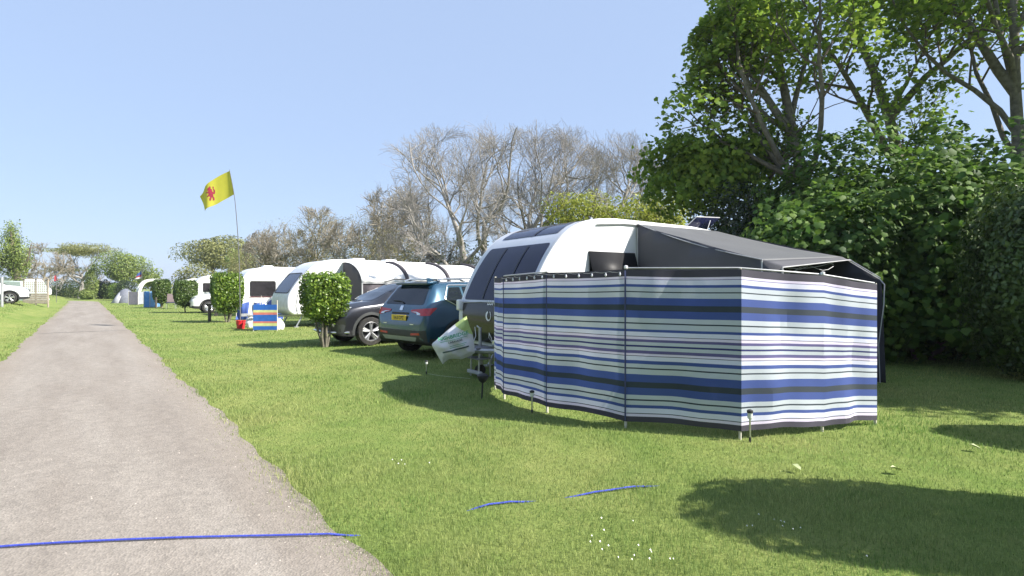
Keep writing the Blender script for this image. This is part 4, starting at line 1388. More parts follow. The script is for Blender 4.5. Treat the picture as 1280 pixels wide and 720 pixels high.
def awning_a():
    c = empty('porch_awning', N_A, ANG_A, 'dark grey porch awning on the near caravan, its front open', 'awning')
    x0, x1 = 1.92, 4.05
    rail = lambda x: Vector((x, -.03, 2.55))
    def roof(u, v):
        x = x0 + (x1 - x0) * u
        y = -.03 - 2.37 * v
        e = 1.83 + .11 * u
        z = 2.555 + (e - 2.555) * v + .055 * math.sin(u * math.pi * 2) * math.sin(v * math.pi) * .3 - .06 * math.sin(v * math.pi) * (1 - .5 * u)
        return Vector((x, y, z))
    MB().sheet(roof, 16, 20).build('roof', AWN_ROOF, c, fix=False, solid=.006)
    # valance band from the eave out to the front frame
    def val(u, v):
        a = roof(u, 1) + Vector((0, 0, -.002))
        k = v
        e = Vector((x0 + (x1 - x0) * u, -2.68 + .16 * u, 1.73 + .165 * u))
        return a.lerp(e, k) + Vector((0, 0, -.012 * math.sin(k * 3.14)))
    MB().sheet(val, 12, 4).build('valance', AWN_GREY, c, fix=False, solid=.005)
    def wall(x, eave, drop, low, name, m):
        pts = [(-.03, 2.54), (eave[0], eave[1]), drop, (low, .03), (-.03, .03)]
        vs, fs = tri_poly(pts, .25)
        g = random.Random(int(x * 10))
        MB().add([(x + (.018 * math.sin(a * 5 + b * 3) if -2.3 < a < -.1 else 0), a, b) for a, b in vs], fs).build(name, m, c, fix=False, solid=.005)
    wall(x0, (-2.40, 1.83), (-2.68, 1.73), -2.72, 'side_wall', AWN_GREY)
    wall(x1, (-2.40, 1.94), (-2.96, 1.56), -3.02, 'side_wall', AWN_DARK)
    # piping and frame
    ed = [roof(0, i / 12) + Vector((-.010, 0, .012)) for i in range(13)]
    MB().tube(ed, .008, 6).build('piping', PIPING, c)
    MB().tube([(x0, -.04, 2.49), (x0, -.04, .05)], .012, 6).build('piping', PIPING, c)
    MB().tube([(x0 - .01, -2.39, 1.83), (x0 - .01, -2.40, .02)], .013, 8).build('pole', PIPING, c)
    MB().tube([(x0, -2.68, 1.72), (x0 + .02, -2.72, .02)], .013, 8).build('pole', PIPING, c)
    MB().tube([(x0, -2.68, 1.725), (x1 - .1, -2.53, 1.885), (x1, -2.52, 1.885)], .008, 8).build('pole', PIPING, c)
    MB().tube([(x1 + .005, -2.40, 1.93), (x1 + .005, -2.94, 1.575), (x1, -3.0, 1.50), (x1, -2.99, 1.2), (x1, -2.92, .6), (x1, -2.94, .02)], .009, 8).build('pole', PIPING, c)
    MB().tube([(x1 - .01, -2.50, 1.90), (x1 - .01, -2.95, 1.60)], .008, 6).build('piping', PIPING, c)
    # side wall window with pale piping
    win = round_poly([(-2.35, .75), (-.30, .75), (-.42, 1.52), (-.62, 1.62), (-2.10, 1.56), (-2.35, 1.38)], .1)
    patch('window', win, lambda a, b: Vector((x0 - .03, a, b)), MESHWIN, c, .2)
    MB().tube([(x0 - .035, a, b) for a, b in win] + [(x0 - .035, *win[0])], .012, 6).build('piping', PIPING, c)
    # a loose cord hung under the front frame
    g = random.Random(3)
    for k in range(3):
        MB().tube([(x0 + .15 + 1.5 * i / 10, -2.50, 1.74 + .10 * i / 10 - .05 * math.sin(i / 10 * 3.14 * (1 + k)) - .03 * k) for i in range(11)], .005, 5).build('cord', PIPING, c)
awning_a()

def caravan(N, label, prof_front, L, W, ang=A0, roofz=2.55, name='caravan', front_mat=GRP_PALE, windows=(), front_win=None, trims=True, wheelx=None, vents=((2.6, .9),), group='touring caravans along the lane', z=0):
    c = empty(name, (N[0], N[1], z), ang, label, 'caravan', group)
    front = arc_pts(prof_front, 6)
    prof = front + [(L - .3, roofz), (L - .08, roofz - .12), (L, .45)]
    MB().prism(prof, 0, W).build('body', GRP_WHITE, c, bevel=.07, sharp=30)
    F = Front(front, .008)
    zt = max(p[1] for p in front)
    patch('front_panel', round_poly([(.08, prof_front[0][1] + .06), (W - .08, prof_front[0][1] + .06), (W - .08, zt - .08), (.08, zt - .08)], .1), F.fn(.006), front_mat, c, .1)
    if front_win:
        z0, z1 = front_win
        patch('front_window', round_poly([(.22, z0), (W - .22, z0), (W - .28, z1), (.28, z1)], .08), F.fn(.014), TINT, c, .1)
        fw = F.fn(.020)
        ring = round_poly([(.20, z0 - .02), (W - .20, z0 - .02), (W - .26, z1 + .02), (.26, z1 + .02)], .08)
        MB().tube([fw(*p) for p in ring] + [fw(*ring[0])], .014, 5).build('window_seal', SEAL, c)
    for (x0, z0, x1, z1) in windows:
        w_ = patch('side_window', rect(x0, z0, x1, z1, .07), side_fn(-.008), mat('dark_window', (.03, .027, .03), .12, spec=.35), c, .2)
        rr_ = rect(x0 - .02, z0 - .02, x1 + .02, z1 + .02, .08)
        MB().tube([(a, -.010, b) for a, b in rr_] + [(rr_[0][0], -.010, rr_[0][1])], .016, 5).build('window_frame', SEAL, w_)
    if trims:
        patch('waist_trim', rect(.12, .60, L - .1, .64), side_fn(-.004), SILVER, c, .5)
    wx = wheelx or L * .55
    wheel(c, wx, .14, .31, -1, 6, wd=.19)
    patch('wheel_arch', [(wx + .40 * math.cos(t), .46 + max(0, .30 * math.sin(t))) for t in [math.pi * i / 14 for i in range(15)]], side_fn(-.006), SEAL, c, .2)
    ch = MB()
    for s_ in (-1, 1):
        ch.tube([(1.5, W / 2 + s_ * .8, .42), (prof_front[0][0], W / 2 + s_ * .5, .42), (-1.15, W / 2 + s_ * .04, .44)], .04, 6)
    ch.box((-1.22, W / 2, .47), (.3, .08, .1))
    ch.build('drawbar', STEEL, c)
    for y in (.22, W - .22):
        b = MB(); b.tube([(.55, y, .46), (.32, y, .03)], .028, 6); b.box((.32, y, .015), (.15, .12, .03))
        b.build('corner_steady', STEEL, c)
    b = MB(); b.tube([(-.85, W / 2, .85), (-.85, W / 2, .16)], .026, 8); b.build('jockey_stand', STEEL, c)
    MB().lathe([(0, -.03), (.09, -.03), (.1, 0), (.09, .03), (0, .03)], 16, (-.85, W / 2, .10), 'y').build('jockey_wheel', RUBBER, c)
    for (x, y) in vents:
        b = MB(); b.box((x, y, roofz + .07), (.55, .6, .12), taper=.85); b.build('rooflight', GRP_WHITE, c, bevel=.03)
    return c, F

# second caravan with raked window
NB = pr(5.9, 21.0)
PF_B = [(.18, .46), (-.02, .62), (-.06, .95), (.02, 1.25), (.28, 1.65), (.62, 2.05), (1.0, 2.36), (1.5, 2.52), (2.1, 2.55)]
cB, FB = caravan(NB, 'white caravan with a raked grey nose and leaf decals beside the nearest clipped bush', PF_B, 6.4, 2.2, roofz=2.52, front_mat=mat('caravan_nose_white', (.72, .73, .76), .3, coat=.3), front_win=(1.28, 1.98), vents=((2.9, .9), (4.4, 1.1)))
# leaf decals and a curved grey trim line on its flank
DEC = mat('grey_decal', (.16, .17, .18), .5)
g_ = random.Random(5)
def leaf_dec(x, z, a, l):
    p = [(-l, 0), (-l * .3, l * .33), (l * .4, l * .25), (l, 0), (l * .4, -l * .25), (-l * .3, -l * .33)]
    q = [(x + u * math.cos(a) - v * math.sin(a), z + u * math.sin(a) + v * math.cos(a)) for u, v in p]
    patch('leaf_decal', q, side_fn(-.006), DEC, cB, .2)
for (x, z, a, l) in [(.62, 1.62, 1.2, .09), (.50, 1.30, .5, .085), (.66, 1.34, 2.0, .08), (.82, 1.22, .2, .09), (.55, 1.08, 1.0, .075), (.76, 1.02, 2.4, .085), (.98, 1.40, .9, .08), (1.0, .98, 1.9, .08), (.46, .98, .3, .06), (.9, 1.62, 1.5, .08)]:
    leaf_dec(x, z, a, l)
MB().tube([(.30, -.006, .48), (.24, -.006, .8), (.30, -.006, 1.2), (.55, -.006, 1.62), (.9, -.006, 2.0)], .014, 5).build('trim_line', DEC, cB)

def awning_b():
    c = empty('awning', NB, A0, 'long grey and white inflatable awning behind the parked cars', 'awning')
    x0, x1, D = 1.98, 7.4, 1.85
    WH = mat('awning_white_roof', (.74, .74, .72), .6, 0, .04, 3)
    GR = mat('awning_charcoal', (.075, .066, .075), .85, 0, .08, 4)
    def roof(u, v):
        t = v
        y = -.02 - D * math.sin(t * R(86)) / math.sin(R(86))
        z = 1.62 + (2.44 - 1.62) * math.cos(t * R(88)) 
        sag = -.035 * abs(math.sin(u * math.pi * 3)) * math.sin(t * 3.14)
        return Vector((x0 + (x1 - x0) * u, y, z + sag))
    MB().sheet(roof, 40, 12).build('roof', WH, c, fix=False, solid=.006)
    for k in range(1, 4):
        u0 = k / 3 - (.02 if k == 3 else 0)
        if k == 3: u0 = .985
        MB().tube([roof(u0, i / 12) + Vector((0, -.012, .018)) for i in range(13)], .075, 8).build('air_beam', GR, c)
    # left end wall
    vs = [(-.02, .03)] + [(roof(0, i / 12).y, roof(0, i / 12).z - .01) for i in range(13)] + [(-D - .05, .03)]
    a, f = tri_poly(vs, .3)
    MB().add([(x0 + .02, p, q) for p, q in a], f).build('end_wall', GR, c, fix=False, solid=.006)
    a2, f2 = tri_poly(vs, .3)
    MB().add([(x1 - .02, p, q) for p, q in a2], f2).build('end_wall', GR, c, fix=False, solid=.006)
    MB().sheet(lambda u, v: Vector((x0 + (x1 - x0) * u, -D - .05 + .05 * v, .03 + 1.60 * v)), 12, 4).build('front_wall', GR, c, fix=False, solid=.006)
    MB().tube([(x0, -D - .03, 1.62), (x1, -D - .03, 1.62)], .02, 6).build('eave_piping', PIPING, c)
    MB().tube([(x0, -D - .04, 1.64), (x0, -D - .09, .03)], .03, 8).build('pole', PIPING, c)
    for k in range(3):
        xa = x0 + .35 + k * 1.8
        ring = round_poly([(xa, .55), (xa + 1.35, .55), (xa + 1.35, 1.42), (xa + .12, 1.42)], .15)
        w_ = patch('window', ring, lambda p, q: Vector((p, -D - .065 + .03 * q, q)), MESHWIN, c, .2)
        MB().tube([(p, -D - .075 + .03 * q, q) for p, q in ring] + [(ring[0][0], -D - .075 + .03 * ring[0][1], ring[0][1])], .045, 6).build('window_frame', PIPING, w_)
        for j in range(5):
            MB().tube([(xa + .2 + j * .22, -D - .055, 1.38), (xa + .1 + j * .25, -D - .075, 1.0), (xa + .3 + j * .2, -D - .08, .62)], [.035, .02, .03], 5).build('curtain_fold', PIPING, w_)
    MB().tube([roof(.99, .6), roof(.99, .6) + Vector((.02, -.02, 0))], .01, 5)
awning_b()

NC_ = pr(6.25, 31.0)
PF_C = [(.05, .46), (0, .7), (.02, 1.1), (.10, 1.7), (.30, 2.15), (.70, 2.42), (1.2, 2.54), (1.8, 2.56)]
cC, FC = caravan(NC_, 'white caravan with one wide dark side window behind the red bucket', PF_C, 5.6, 2.15, roofz=2.52, front_mat=GRP_WHITE, front_win=(1.05, 1.75), windows=((.55, 1.06, 1.75, 1.78), (2.6, 1.06, 3.6, 1.78)), vents=((1.6, 1.0),))
FR_RED = mat('maroon_trim', (.12, .03, .045), .5)
patch('window_trim', rect(.48, .96, 1.82, 1.01), side_fn(-.010), FR_RED, cC, .3)
ND = pr(7.1, 54.0)
caravan(ND, 'white caravan with a dark window rising behind the white car', [(.1, .46), (0, .7), (.02, 1.2), (.25, 1.75), (.7, 2.2), (1.3, 2.5), (2.0, 2.58)], 5.8, 2.2, roofz=2.55, windows=((1.0, 1.15, 2.4, 1.85), (3.2, 1.15, 4.2, 1.85)), front_win=(1.2, 1.9), front_mat=GRP_WHITE, vents=())
NE = pr(8.4, 73.0)
caravan(NE, 'white caravan roof showing between the two farthest clipped bushes', [(.1, .46), (0, .7), (.05, 1.3), (.4, 1.9), (1.0, 2.4), (1.7, 2.55)], 6.0, 2.2, roofz=2.53, windows=((1.0, 1.15, 2.2, 1.85),), front_win=(1.2, 1.9), front_mat=GRP_WHITE, vents=())
# arched white caravan awning at the end of the row
def arch_awning():
    q = at(173, 380, 58)
    c = empty('arched_awning', (q.x, q.y, 0), A0, 'white arched awning open at the side, beyond the blue windbreak', 'awning')
    WH = mat('awning_white_roof', (.74, .74, .72), .6)
    n = 14
    prof = [(0, .02), (.02, .5), (.12, 1.2), (.4, 1.85), (.8, 2.18), (1.4, 2.28), (2.2, 2.28)]
    pr_ = arc_pts(prof, 5)
    MB().sheet(lambda u, v: Vector((pr_[int(u * (len(pr_) - 1))][0], 2.4 * v, pr_[int(u * (len(pr_) - 1))][1])), len(pr_) - 1, 6).build('roof', WH, c, fix=False, solid=.01)
    for y in (-.02, 2.42):
        MB().tube([(a, y, b) for a, b in pr_], .14, 8).build('air_beam', WH, c)
    MB().tube([(2.2, 0, 0), (2.2, 0, 2.25)], .1, 8).build('air_beam', WH, c)
    MB().box((1.6, 1.2, 2.36), (.7, .6, .1)).build('rooflight', WH, c, bevel=.03)
arch_awning()
# ------------------------------------------------------------------ windbreak and small things
F_BLUE = mat('fabric_blue', (.045, .080, .275), .75, 0, .06, 3, .12, 140, transl=.18)
F_SAGE = mat('fabric_sage', (.455, .50, .55), .75, 0, .05, 3, .12, 140, transl=.14)
F_PALE = mat('fabric_pale', (.62, .63, .77), .75, 0, .04, 3, .12, 140, transl=.14)
F_LAV = mat('fabric_lavender', (.66, .60, .76), .75, 0, .04, 3, .12, 140, transl=.14)
F_DARK = mat('fabric_charcoal', (.030, .042, .058), .8, 0, .1, 3, .12, 140, transl=.12)
F_PURP = mat('fabric_purple', (.11, .10, .24), .8, 0, .1, 3, .12, 140, transl=.2)
F_NAVY = mat('fabric_navy', (.03, .035, .14), .8, 0, .1, 3, .12, 140, transl=.2)
F_HEM = mat('fabric_hem', (.050, .046, .066), .8, 0, .1, 3, .12, 140, transl=.06)
POLE_W = mat('pale_pole', (.58, .55, .47), .5)
POLE_SHADE = mat('dark_pole_shade', (.05, .06, .14), .9)  # colour of the painted shade that poles throw through the cloth

STRIPES = [  # bottom edge of each band in photo rows counted from the top hem, and its colour
    (338.4, None), (347.6, 7), (350.6, 3), (351.4, 5), (357.5, 2), (361, 0), (366.5, 1), (368, 4), (374.6, 1), (384, 0), (391.5, 4), (401, 0), (407, 1), (408.8, 4), (415.6, 1),
    (419, 0), (424.5, 2), (425.3, 4), (428.6, 3), (432, 5), (436.2, 1), (438.6, 6), (443, 1), (447, 5), (449.8, 3), (450.6, 4), (456, 2), (460.5, 0), (465.5, 1), (467.3, 4), (474, 1),
    (484, 0), (491.5, 4), (501, 0), (506.5, 1), (508.5, 4), (514, 1), (518, 0), (524.5, 2), (525.5, 4), (529, 3), (536, 7)]
FAB = [F_BLUE, F_SAGE, F_PALE, F_LAV, F_DARK, F_PURP, F_NAVY, F_HEM]

def windbreak(path, zb, zt, root, nseg=12, wrinkle=.022):
    """path: ground points of the poles; zb/zt: bottom and top of the cloth at each pole"""
    cols = []
    g = np.random.default_rng(4)
    n = len(path)
    for i in range(n - 1):
        a, b = Vector(path[i]), Vector(path[i + 1])
        nr = Vector((-(b - a).y, (b - a).x, 0)).normalized()
        for k in range(nseg + (1 if i == n - 2 else 0)):
            t = k / nseg
            s_ = math.sin(math.pi * t)
            ph = g.uniform(0, 6.28)
            cols.append((a.lerp(b, t), nr, zb[i] + (zb[i + 1] - zb[i]) * t + .016 * s_, zt[i] + (zt[i + 1] - zt[i]) * t - .010 * s_, s_, i * 1.7 + t * 4, ph))
    h0, h1 = STRIPES[0][0], STRIPES[-1][0]
    lv = [(1 - (y - h0) / (h1 - h0)) for y, _ in STRIPES]
    b = MB()
    m = len(lv)
    for (p, nr, z0, z1, s_, ph, rnd) in cols:
        for f in lv:
            off = wrinkle * s_ * (math.sin(f * 5 + ph) + .6 * math.sin(f * 11 - ph * 2.3) + .7 * math.sin(ph * 3.1))
            q = p + nr * (off - .012)
            b.v.append((q.x, q.y, z0 + (z1 - z0) * f))
    for i in range(len(cols) - 1):
        for k in range(m - 1):
            b.f.append((i * m + k, i * m + k + 1, (i + 1) * m + k + 1, (i + 1) * m + k))
            b.m.append(STRIPES[k + 1][1])
    return b.build('fabric', FAB, root, fix=False, sharp=14)

def big_windbreak():
    pts = [(.05, 8.75, 0), (-.24, 8.0, 0), (-.10, 7.3, 0), (.41, 6.5, 0), (1.18, 5.8, 0), (2.18, 5.34, 0), (3.13, 5.64, 0), (3.86, 5.94, 0)]
    lean = [(0, 0)] + [(.02, 0), (-.01, 0), (.07, .0), (-.06, 0.02), (-.035, 0), (-.02, 0), (-.02, 0)]
    zt = [1.60, 1.60, 1.60, 1.63, 1.645, 1.63, 1.575, 1.49]
    zb = [.06, .06, .07, .075, .07, .085, .06, .05]
    c = empty('windbreak', (0, 0, 0), 0, 'long blue, white and sage striped windbreak curving round the awning', 'windbreak')
    fab = windbreak(pts, zb, zt, c)
    # the poles lean a little: shear the cloth with them
    for i, p in enumerate(pts):
        P0 = Vector(p)
        MB().tube([P0 + Vector((0, .012, -.12)), P0 + Vector((0, .012, zt[i] + .012))], .0145, 8).build('pole', POLE_W, c)
        if i in (2, 3, 4):  # thin dark strips paint the pole's shade showing through the fabric
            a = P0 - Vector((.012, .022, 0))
            MB().box((a.x, a.y, (zb[i] + zt[i]) / 2), (.009 if i < 4 else .016, .004, zt[i] - zb[i] - .03)).build('pole_shade', POLE_SHADE, c)
    # white top cord along the left panels, grey rod behind the middle
    MB().tube([Vector(pts[i]) + Vector((0, -.012, zt[i] + .008)) for i in (2, 3)], .008, 6).build('top_cord', PIPING, c)
    MB().tube([Vector(pts[i]) + Vector((0, .03, zt[i] + .012)) for i in (4, 5, 6, 7)], .009, 6).build('top_rod', STEEL, c)
    for i in (4, 6):
        MB().lathe([(0, 0), (.02, .005), (.02, .03), (0, .035)], 10, Vector(pts[i]) + Vector((0, 0, zt[i] + .005))).build('pole_cap', LET_W, c)
    return pts, zt
WPTS, WZT = big_windbreak()

def string_lights():
    BULB = mat('clear_bulb', (.62, .62, .68), .1, 0, .1, 30, spec=.9)
    c = empty('string_lights', WPTS[2], 0, 'string of little clear bulbs hung along the windbreak top hem', 'string lights')
    o = Vector(WPTS[2])
    line = []
    for i in range(2, 4):
        a, b = Vector(WPTS[i]) + Vector((0, 0, WZT[i] - .02)), Vector(WPTS[i + 1]) + Vector((0, 0, WZT[i + 1] - .02))
        nr = Vector(((b - a).y, -(b - a).x, 0)).normalized() * .045
        for k in range(24):
            t = k / 24
            line.append(a.lerp(b, t) + nr - Vector((0, 0, .012 * abs(math.sin(t * 6 * math.pi)))) - o)
    MB().tube(line, .002, 5).build('cord', PIPING, c)
    for k in range(3, len(line), 4):
        MB().lathe([(.004, 0), (.005, -.008), (.011, -.02), (.011, -.032), (.005, -.042), (0, -.045)], 8, line[k]).build('bulb', BULB, c)
string_lights()

# ---- hitch cover bag
def bag():
    BAG = mat('bag_white', (.80, .80, .82), .45, 0, .03, 6, .1, 30, transl=.25)
    BAGG = mat('bag_green', (.55, .68, .25), .45, 0, .05, 6, transl=.3)
    TG = mat('green_print', (.05, .32, .16), .5)
    TN = mat('navy_print', (.05, .09, .10), .5)
    Y = 8.85
    c0 = at(566, 425, Y)
    c = empty('plastic_bag', c0, 0, 'white plastic bag with green print tied over the caravan hitch', 'bag')
    k = Y / FPX
    out = [(583, 395), (587, 408), (590.5, 416), (593, 430), (593.5, 441), (588, 445), (577, 449), (567, 448.5), (561, 449), (556, 453), (553.5, 455.5), (549, 448), (544, 439), (539, 430.5), (548, 423), (558, 414), (569, 405), (577, 399)]
    poly = [((x - 566) * k, (425 - y) * k) for x, y in out]
    vs, fs = tri_poly(poly, .02)
    P = [Vector(p) for p in poly]
    def dist(p):
        d = 9
        for i in range(len(P)):
            a, b = P[i - 1], P[i]
            t = max(0, min(1, (p - a).dot(b - a) / max(1e-9, (b - a).length_squared)))
            d = min(d, (p - a.lerp(b, t)).length)
        return d
    def front(u, v, s_=-1):
        d = dist(Vector((u, v)))
        puff = .16 * (1 - math.exp(-d / .10))
        cre = .020 * math.sin(u * 17 + v * 9 + 2 * math.sin(v * 8)) * min(1, d / .08) + .018 * abs(math.sin(u * 11 - v * 21 + 1)) * min(1, d / .05)
        ridge = .07 * math.exp(-abs(u + .03 + .25 * v) / .07) * min(1, d / .1)
        return Vector((u, s_ * (puff + (cre + ridge if s_ < 0 else cre * .5)), v))
    b = MB()
    green = lambda f: (sum(vs[i][0] for i in f) / 3 > .04 + .0 and sum(vs[i][1] for i in f) / 3 > .215 - .5 * (sum(vs[i][0] for i in f) / 3 - .06))
    for s_ in (-1, 1):
        b.add([front(u, v, s_) for u, v in vs], fs if s_ > 0 else [tuple(reversed(f)) for f in fs], 0)
    n = len(fs)
    for i in range(n):
        if green(fs[i]): b.m[i] = 1; b.m[n + i] = 1
    b.build('bag_skin', [BAG, BAGG], c, fix=False, sharp=60)
    th = R(14)
    def tfn(x0, y0):
        def f(u, v):
            a = x0 + u * math.cos(th) - v * math.sin(th)
            e = y0 + u * math.sin(th) + v * math.cos(th)
            return front(a, e) + Vector((0, -.009, 0))
        return f
    text_mesh('HIGHBRIDGE', .078, tfn(.02, .045), TG, c, bold=.0015, sx=1.08)
    text_mesh('CARAVANS', .048, tfn(.06, -.02), TN, c, bold=.001, sx=.9)
    for i, (x, y, w_) in enumerate([(.03, .022, .44), (.10, -.055, .26), (.09, -.085, .24)]):
        f = tfn(x, y)
        MB().sheet(lambda u, v: f((u - .5) * w_, (v - .5) * .007), 20, 1).build('print_line', TG, c, fix=False)
    f = tfn(.06, -.135)
    MB().sheet(lambda u, v: f((u - .5) * .42, (v - .5) * .022), 24, 1).build('print_line', TN, c, fix=False)
    # the tie at its right side
    MB().tube([(.33, -.02, -.02), (.36, .05, .06), (.34, .12, .2)], .006, 5).build('tie', BAG, c)
bag()

def step():
    c = empty('caravan_step', at(601, 470, 9.2).xy.to_3d(), R(33), 'small two tread metal step under the caravan front', 'step')
    c.location.z = 0
    b = MB()
    for y in (-.10, .16):
        b.tube([(-.10, y, .0), (-.08, y, .46)], .016, 6); b.tube([(.12, y, .0), (.10, y, .46)], .016, 6)
    b.build('frame', STEEL, c)
    MB().box((0, .03, .47), (.30, .36, .03)).build('tread', mat('step_grey', (.2, .2, .22), .6), c, bevel=.006)
    MB().box((-.02, .03, .30), (.26, .34, .025)).build('tread', mat('step_grey', (.2, .2, .22), .6), c, bevel=.006)
    MB().box((-.10, .03, .075), (.06, .42, .055)).build('tread', mat('step_pale', (.5, .5, .52), .5), c, bevel=.01)
step()

# ---- solar stake lights
def stake(px_, py_, h, label, head, stem, name='solar_light'):
    q = at(px_, py_, 1015 / (py_ - 360))
    c = empty(name, (q.x, q.y, 0), 0, label, 'garden light', 'garden stake lights on the grass')
    MB().tube([(0, 0, -.05), (0, 0, h * .72)], .0085, 8).build('stem', stem, c)
    MB().lathe([(.010, h * .70), (.024, h * .74), (.024, h * .90), (.017, h * .90)], 14).build('lamp_head', head, c)
    MB().lathe([(.028, h * .90), (.028, h * .97), (.012, h), (0, h)], 14).build('lamp_cap', BLACK if name == 'solar_light' else stem, c)
    MB().lathe([(0, -.05), (.006, -.03), (.012, .03), (.009, .05)], 8).build('spike', BLACK, c)
ST = mat('brushed_steel', (.55, .55, .55), .3, .85, .08, 30)
CL = mat('clear_lens', (.55, .57, .55), .15, 0, .1, 20, spec=.8)
stake(533, 468, .24, 'small steel solar light on the grass left of the hitch', CL, ST)
stake(665, 517, .27, 'small steel solar light before the left windbreak panels', CL, ST)
stake(937.5, 553, .31, 'small steel solar light before the brightest windbreak corner', CL, ST)
def dark_stake():
    q = at(602, 499, 7.3)
    c = empty('solar_light', (q.x, 7.3, 0), 0, 'black topped stake light beside the windbreak left end', 'garden light', 'garden stake lights on the grass')
    MB().tube([(0, 0, -.05), (.015, 0, .24)], .011, 8).build('stem', BLACK, c)
    MB().lathe([(0, .20), (.05, .24), (.075, .29), (.075, .31), (.05, .33), (0, .335)], 16, (.015, 0, 0)).build('lamp_head', BLACK, c)
dark_stake()

# ---- blue rope over the lane and a pale guy line
def ropes():
    m = mat('blue_rope', (.035, .06, .42), .6, 0, .25, 60, .5, 200)
    ctrl = [(-4.6, 2.62), (-3.6, 2.9), (-2.79, 3.07), (-2.0, 3.17), (-1.3, 3.23), (-.87, 3.29), (-.55, 3.43), (-.24, 3.68), (.09, 3.79), (.55, 3.93), (1.02, 4.09), (1.58, 4.25), (2.2, 4.4)]
    pts = []
    p2 = arc_pts(ctrl, 14)
    for x, y in p2:
        P = PV.x * x + PV.y * y
        on = -1.3 < P < 1.25
        zz = -.016 + .040 * (1 if (-.26 < x < .10 or .42 < x < 1.03) else 0) * (.80 + .14 * math.sin(x * 17))
        if on: zz = .036 - .018 * ((P + .02) / 1.26) ** 2
        pts.append(Vector((x, y, zz)))
    zs = [p.z for p in pts]
    for i in range(len(pts)):
        a = zs[max(0, i - 4):i + 5]
        if pts[i].x > -1.4: pts[i].z = sum(a) / len(a)
    tag(MB().tube(pts, .0062, 8).build('rope', m), 'blue rope lying across the lane and into the grass', 'rope')
    p = [at(x, y, 1015 / (y - 360)) + Vector((0, 0, .012)) for x, y in [(535, 468), (550, 470.5), (570, 472.5), (588, 474)]]
    tag(MB().tube(p, .0025, 6).build('guy_line', mat('pale_line', (.55, .60, .42), .7)), 'pale guy line lying in the grass before the hitch bag', 'rope')
ropes()

# ---- fallen leaves, daisies
def litter():
    lm = mat('dry_leaf', (.34, .38, .19), .7, 0, .2, 20)
    for (x, y, s_, r_, lb) in [(1000, 593, .085, .4, 'pale fallen leaf above the big round shadow, left one'), (1128, 594, .09, 1.4, 'pale fallen leaf above the big round shadow, right one'),
                               (1226, 566, .09, .8, 'pale fallen leaf just below the right hand shadow')]:
        q = at(x, y, 1015 / (y - 360))
        b = MB()
        b.add([(0, 0, .03), (-.3 * s_, .35 * s_, .045), (-.25 * s_, .8 * s_, .05), (0, s_, .04), (.3 * s_, .7 * s_, .055), (.35 * s_, .3 * s_, .04), (0, .5 * s_, .032)],
              [(0, 6, 1), (1, 6, 2), (2, 6, 3), (3, 6, 4), (4, 6, 5), (5, 6, 0)])
        o = b.build('fallen_leaf', lm, fix=False)
        o.location = (q.x, q.y, 0.005); o.rotation_euler = (.15, .1, r_)
        tag(o, lb, 'leaf', 'fallen leaves on the grass')
    g = np.random.default_rng(9)
    b = MB()
    for (x, y, n, s_) in [(762, 692, 7, .13), (815, 705, 8, .10), (970, 665, 8, .12), (508, 589, 5, .12), (690, 640, 2, .3), (1060, 690, 2, .3)]:
        q = at(x, y, 1015 / (y - 360))
        for i in range(n):
            a, e, r_ = q.x + g.normal(0, s_), q.y + g.normal(0, s_ * .5), .005 * g.uniform(.7, 1.2)
            zz = .05 + .012 * g.random()
            vs = [(a, e, zz + .003)] + [(a + r_ * math.cos(t), e + r_ * math.sin(t), zz + .004 * math.sin(2 * t)) for t in [k * .785 for k in range(8)]]
            b.add(vs, [(0, k + 1, (k + 1) % 8 + 1) for k in range(8)])
    tag(b.build('daisies', mat('daisy_white', (.75, .75, .72), .6), fix=False), 'scattered tiny white daisies in the near grass', 'daisies', kind='stuff')
litter()

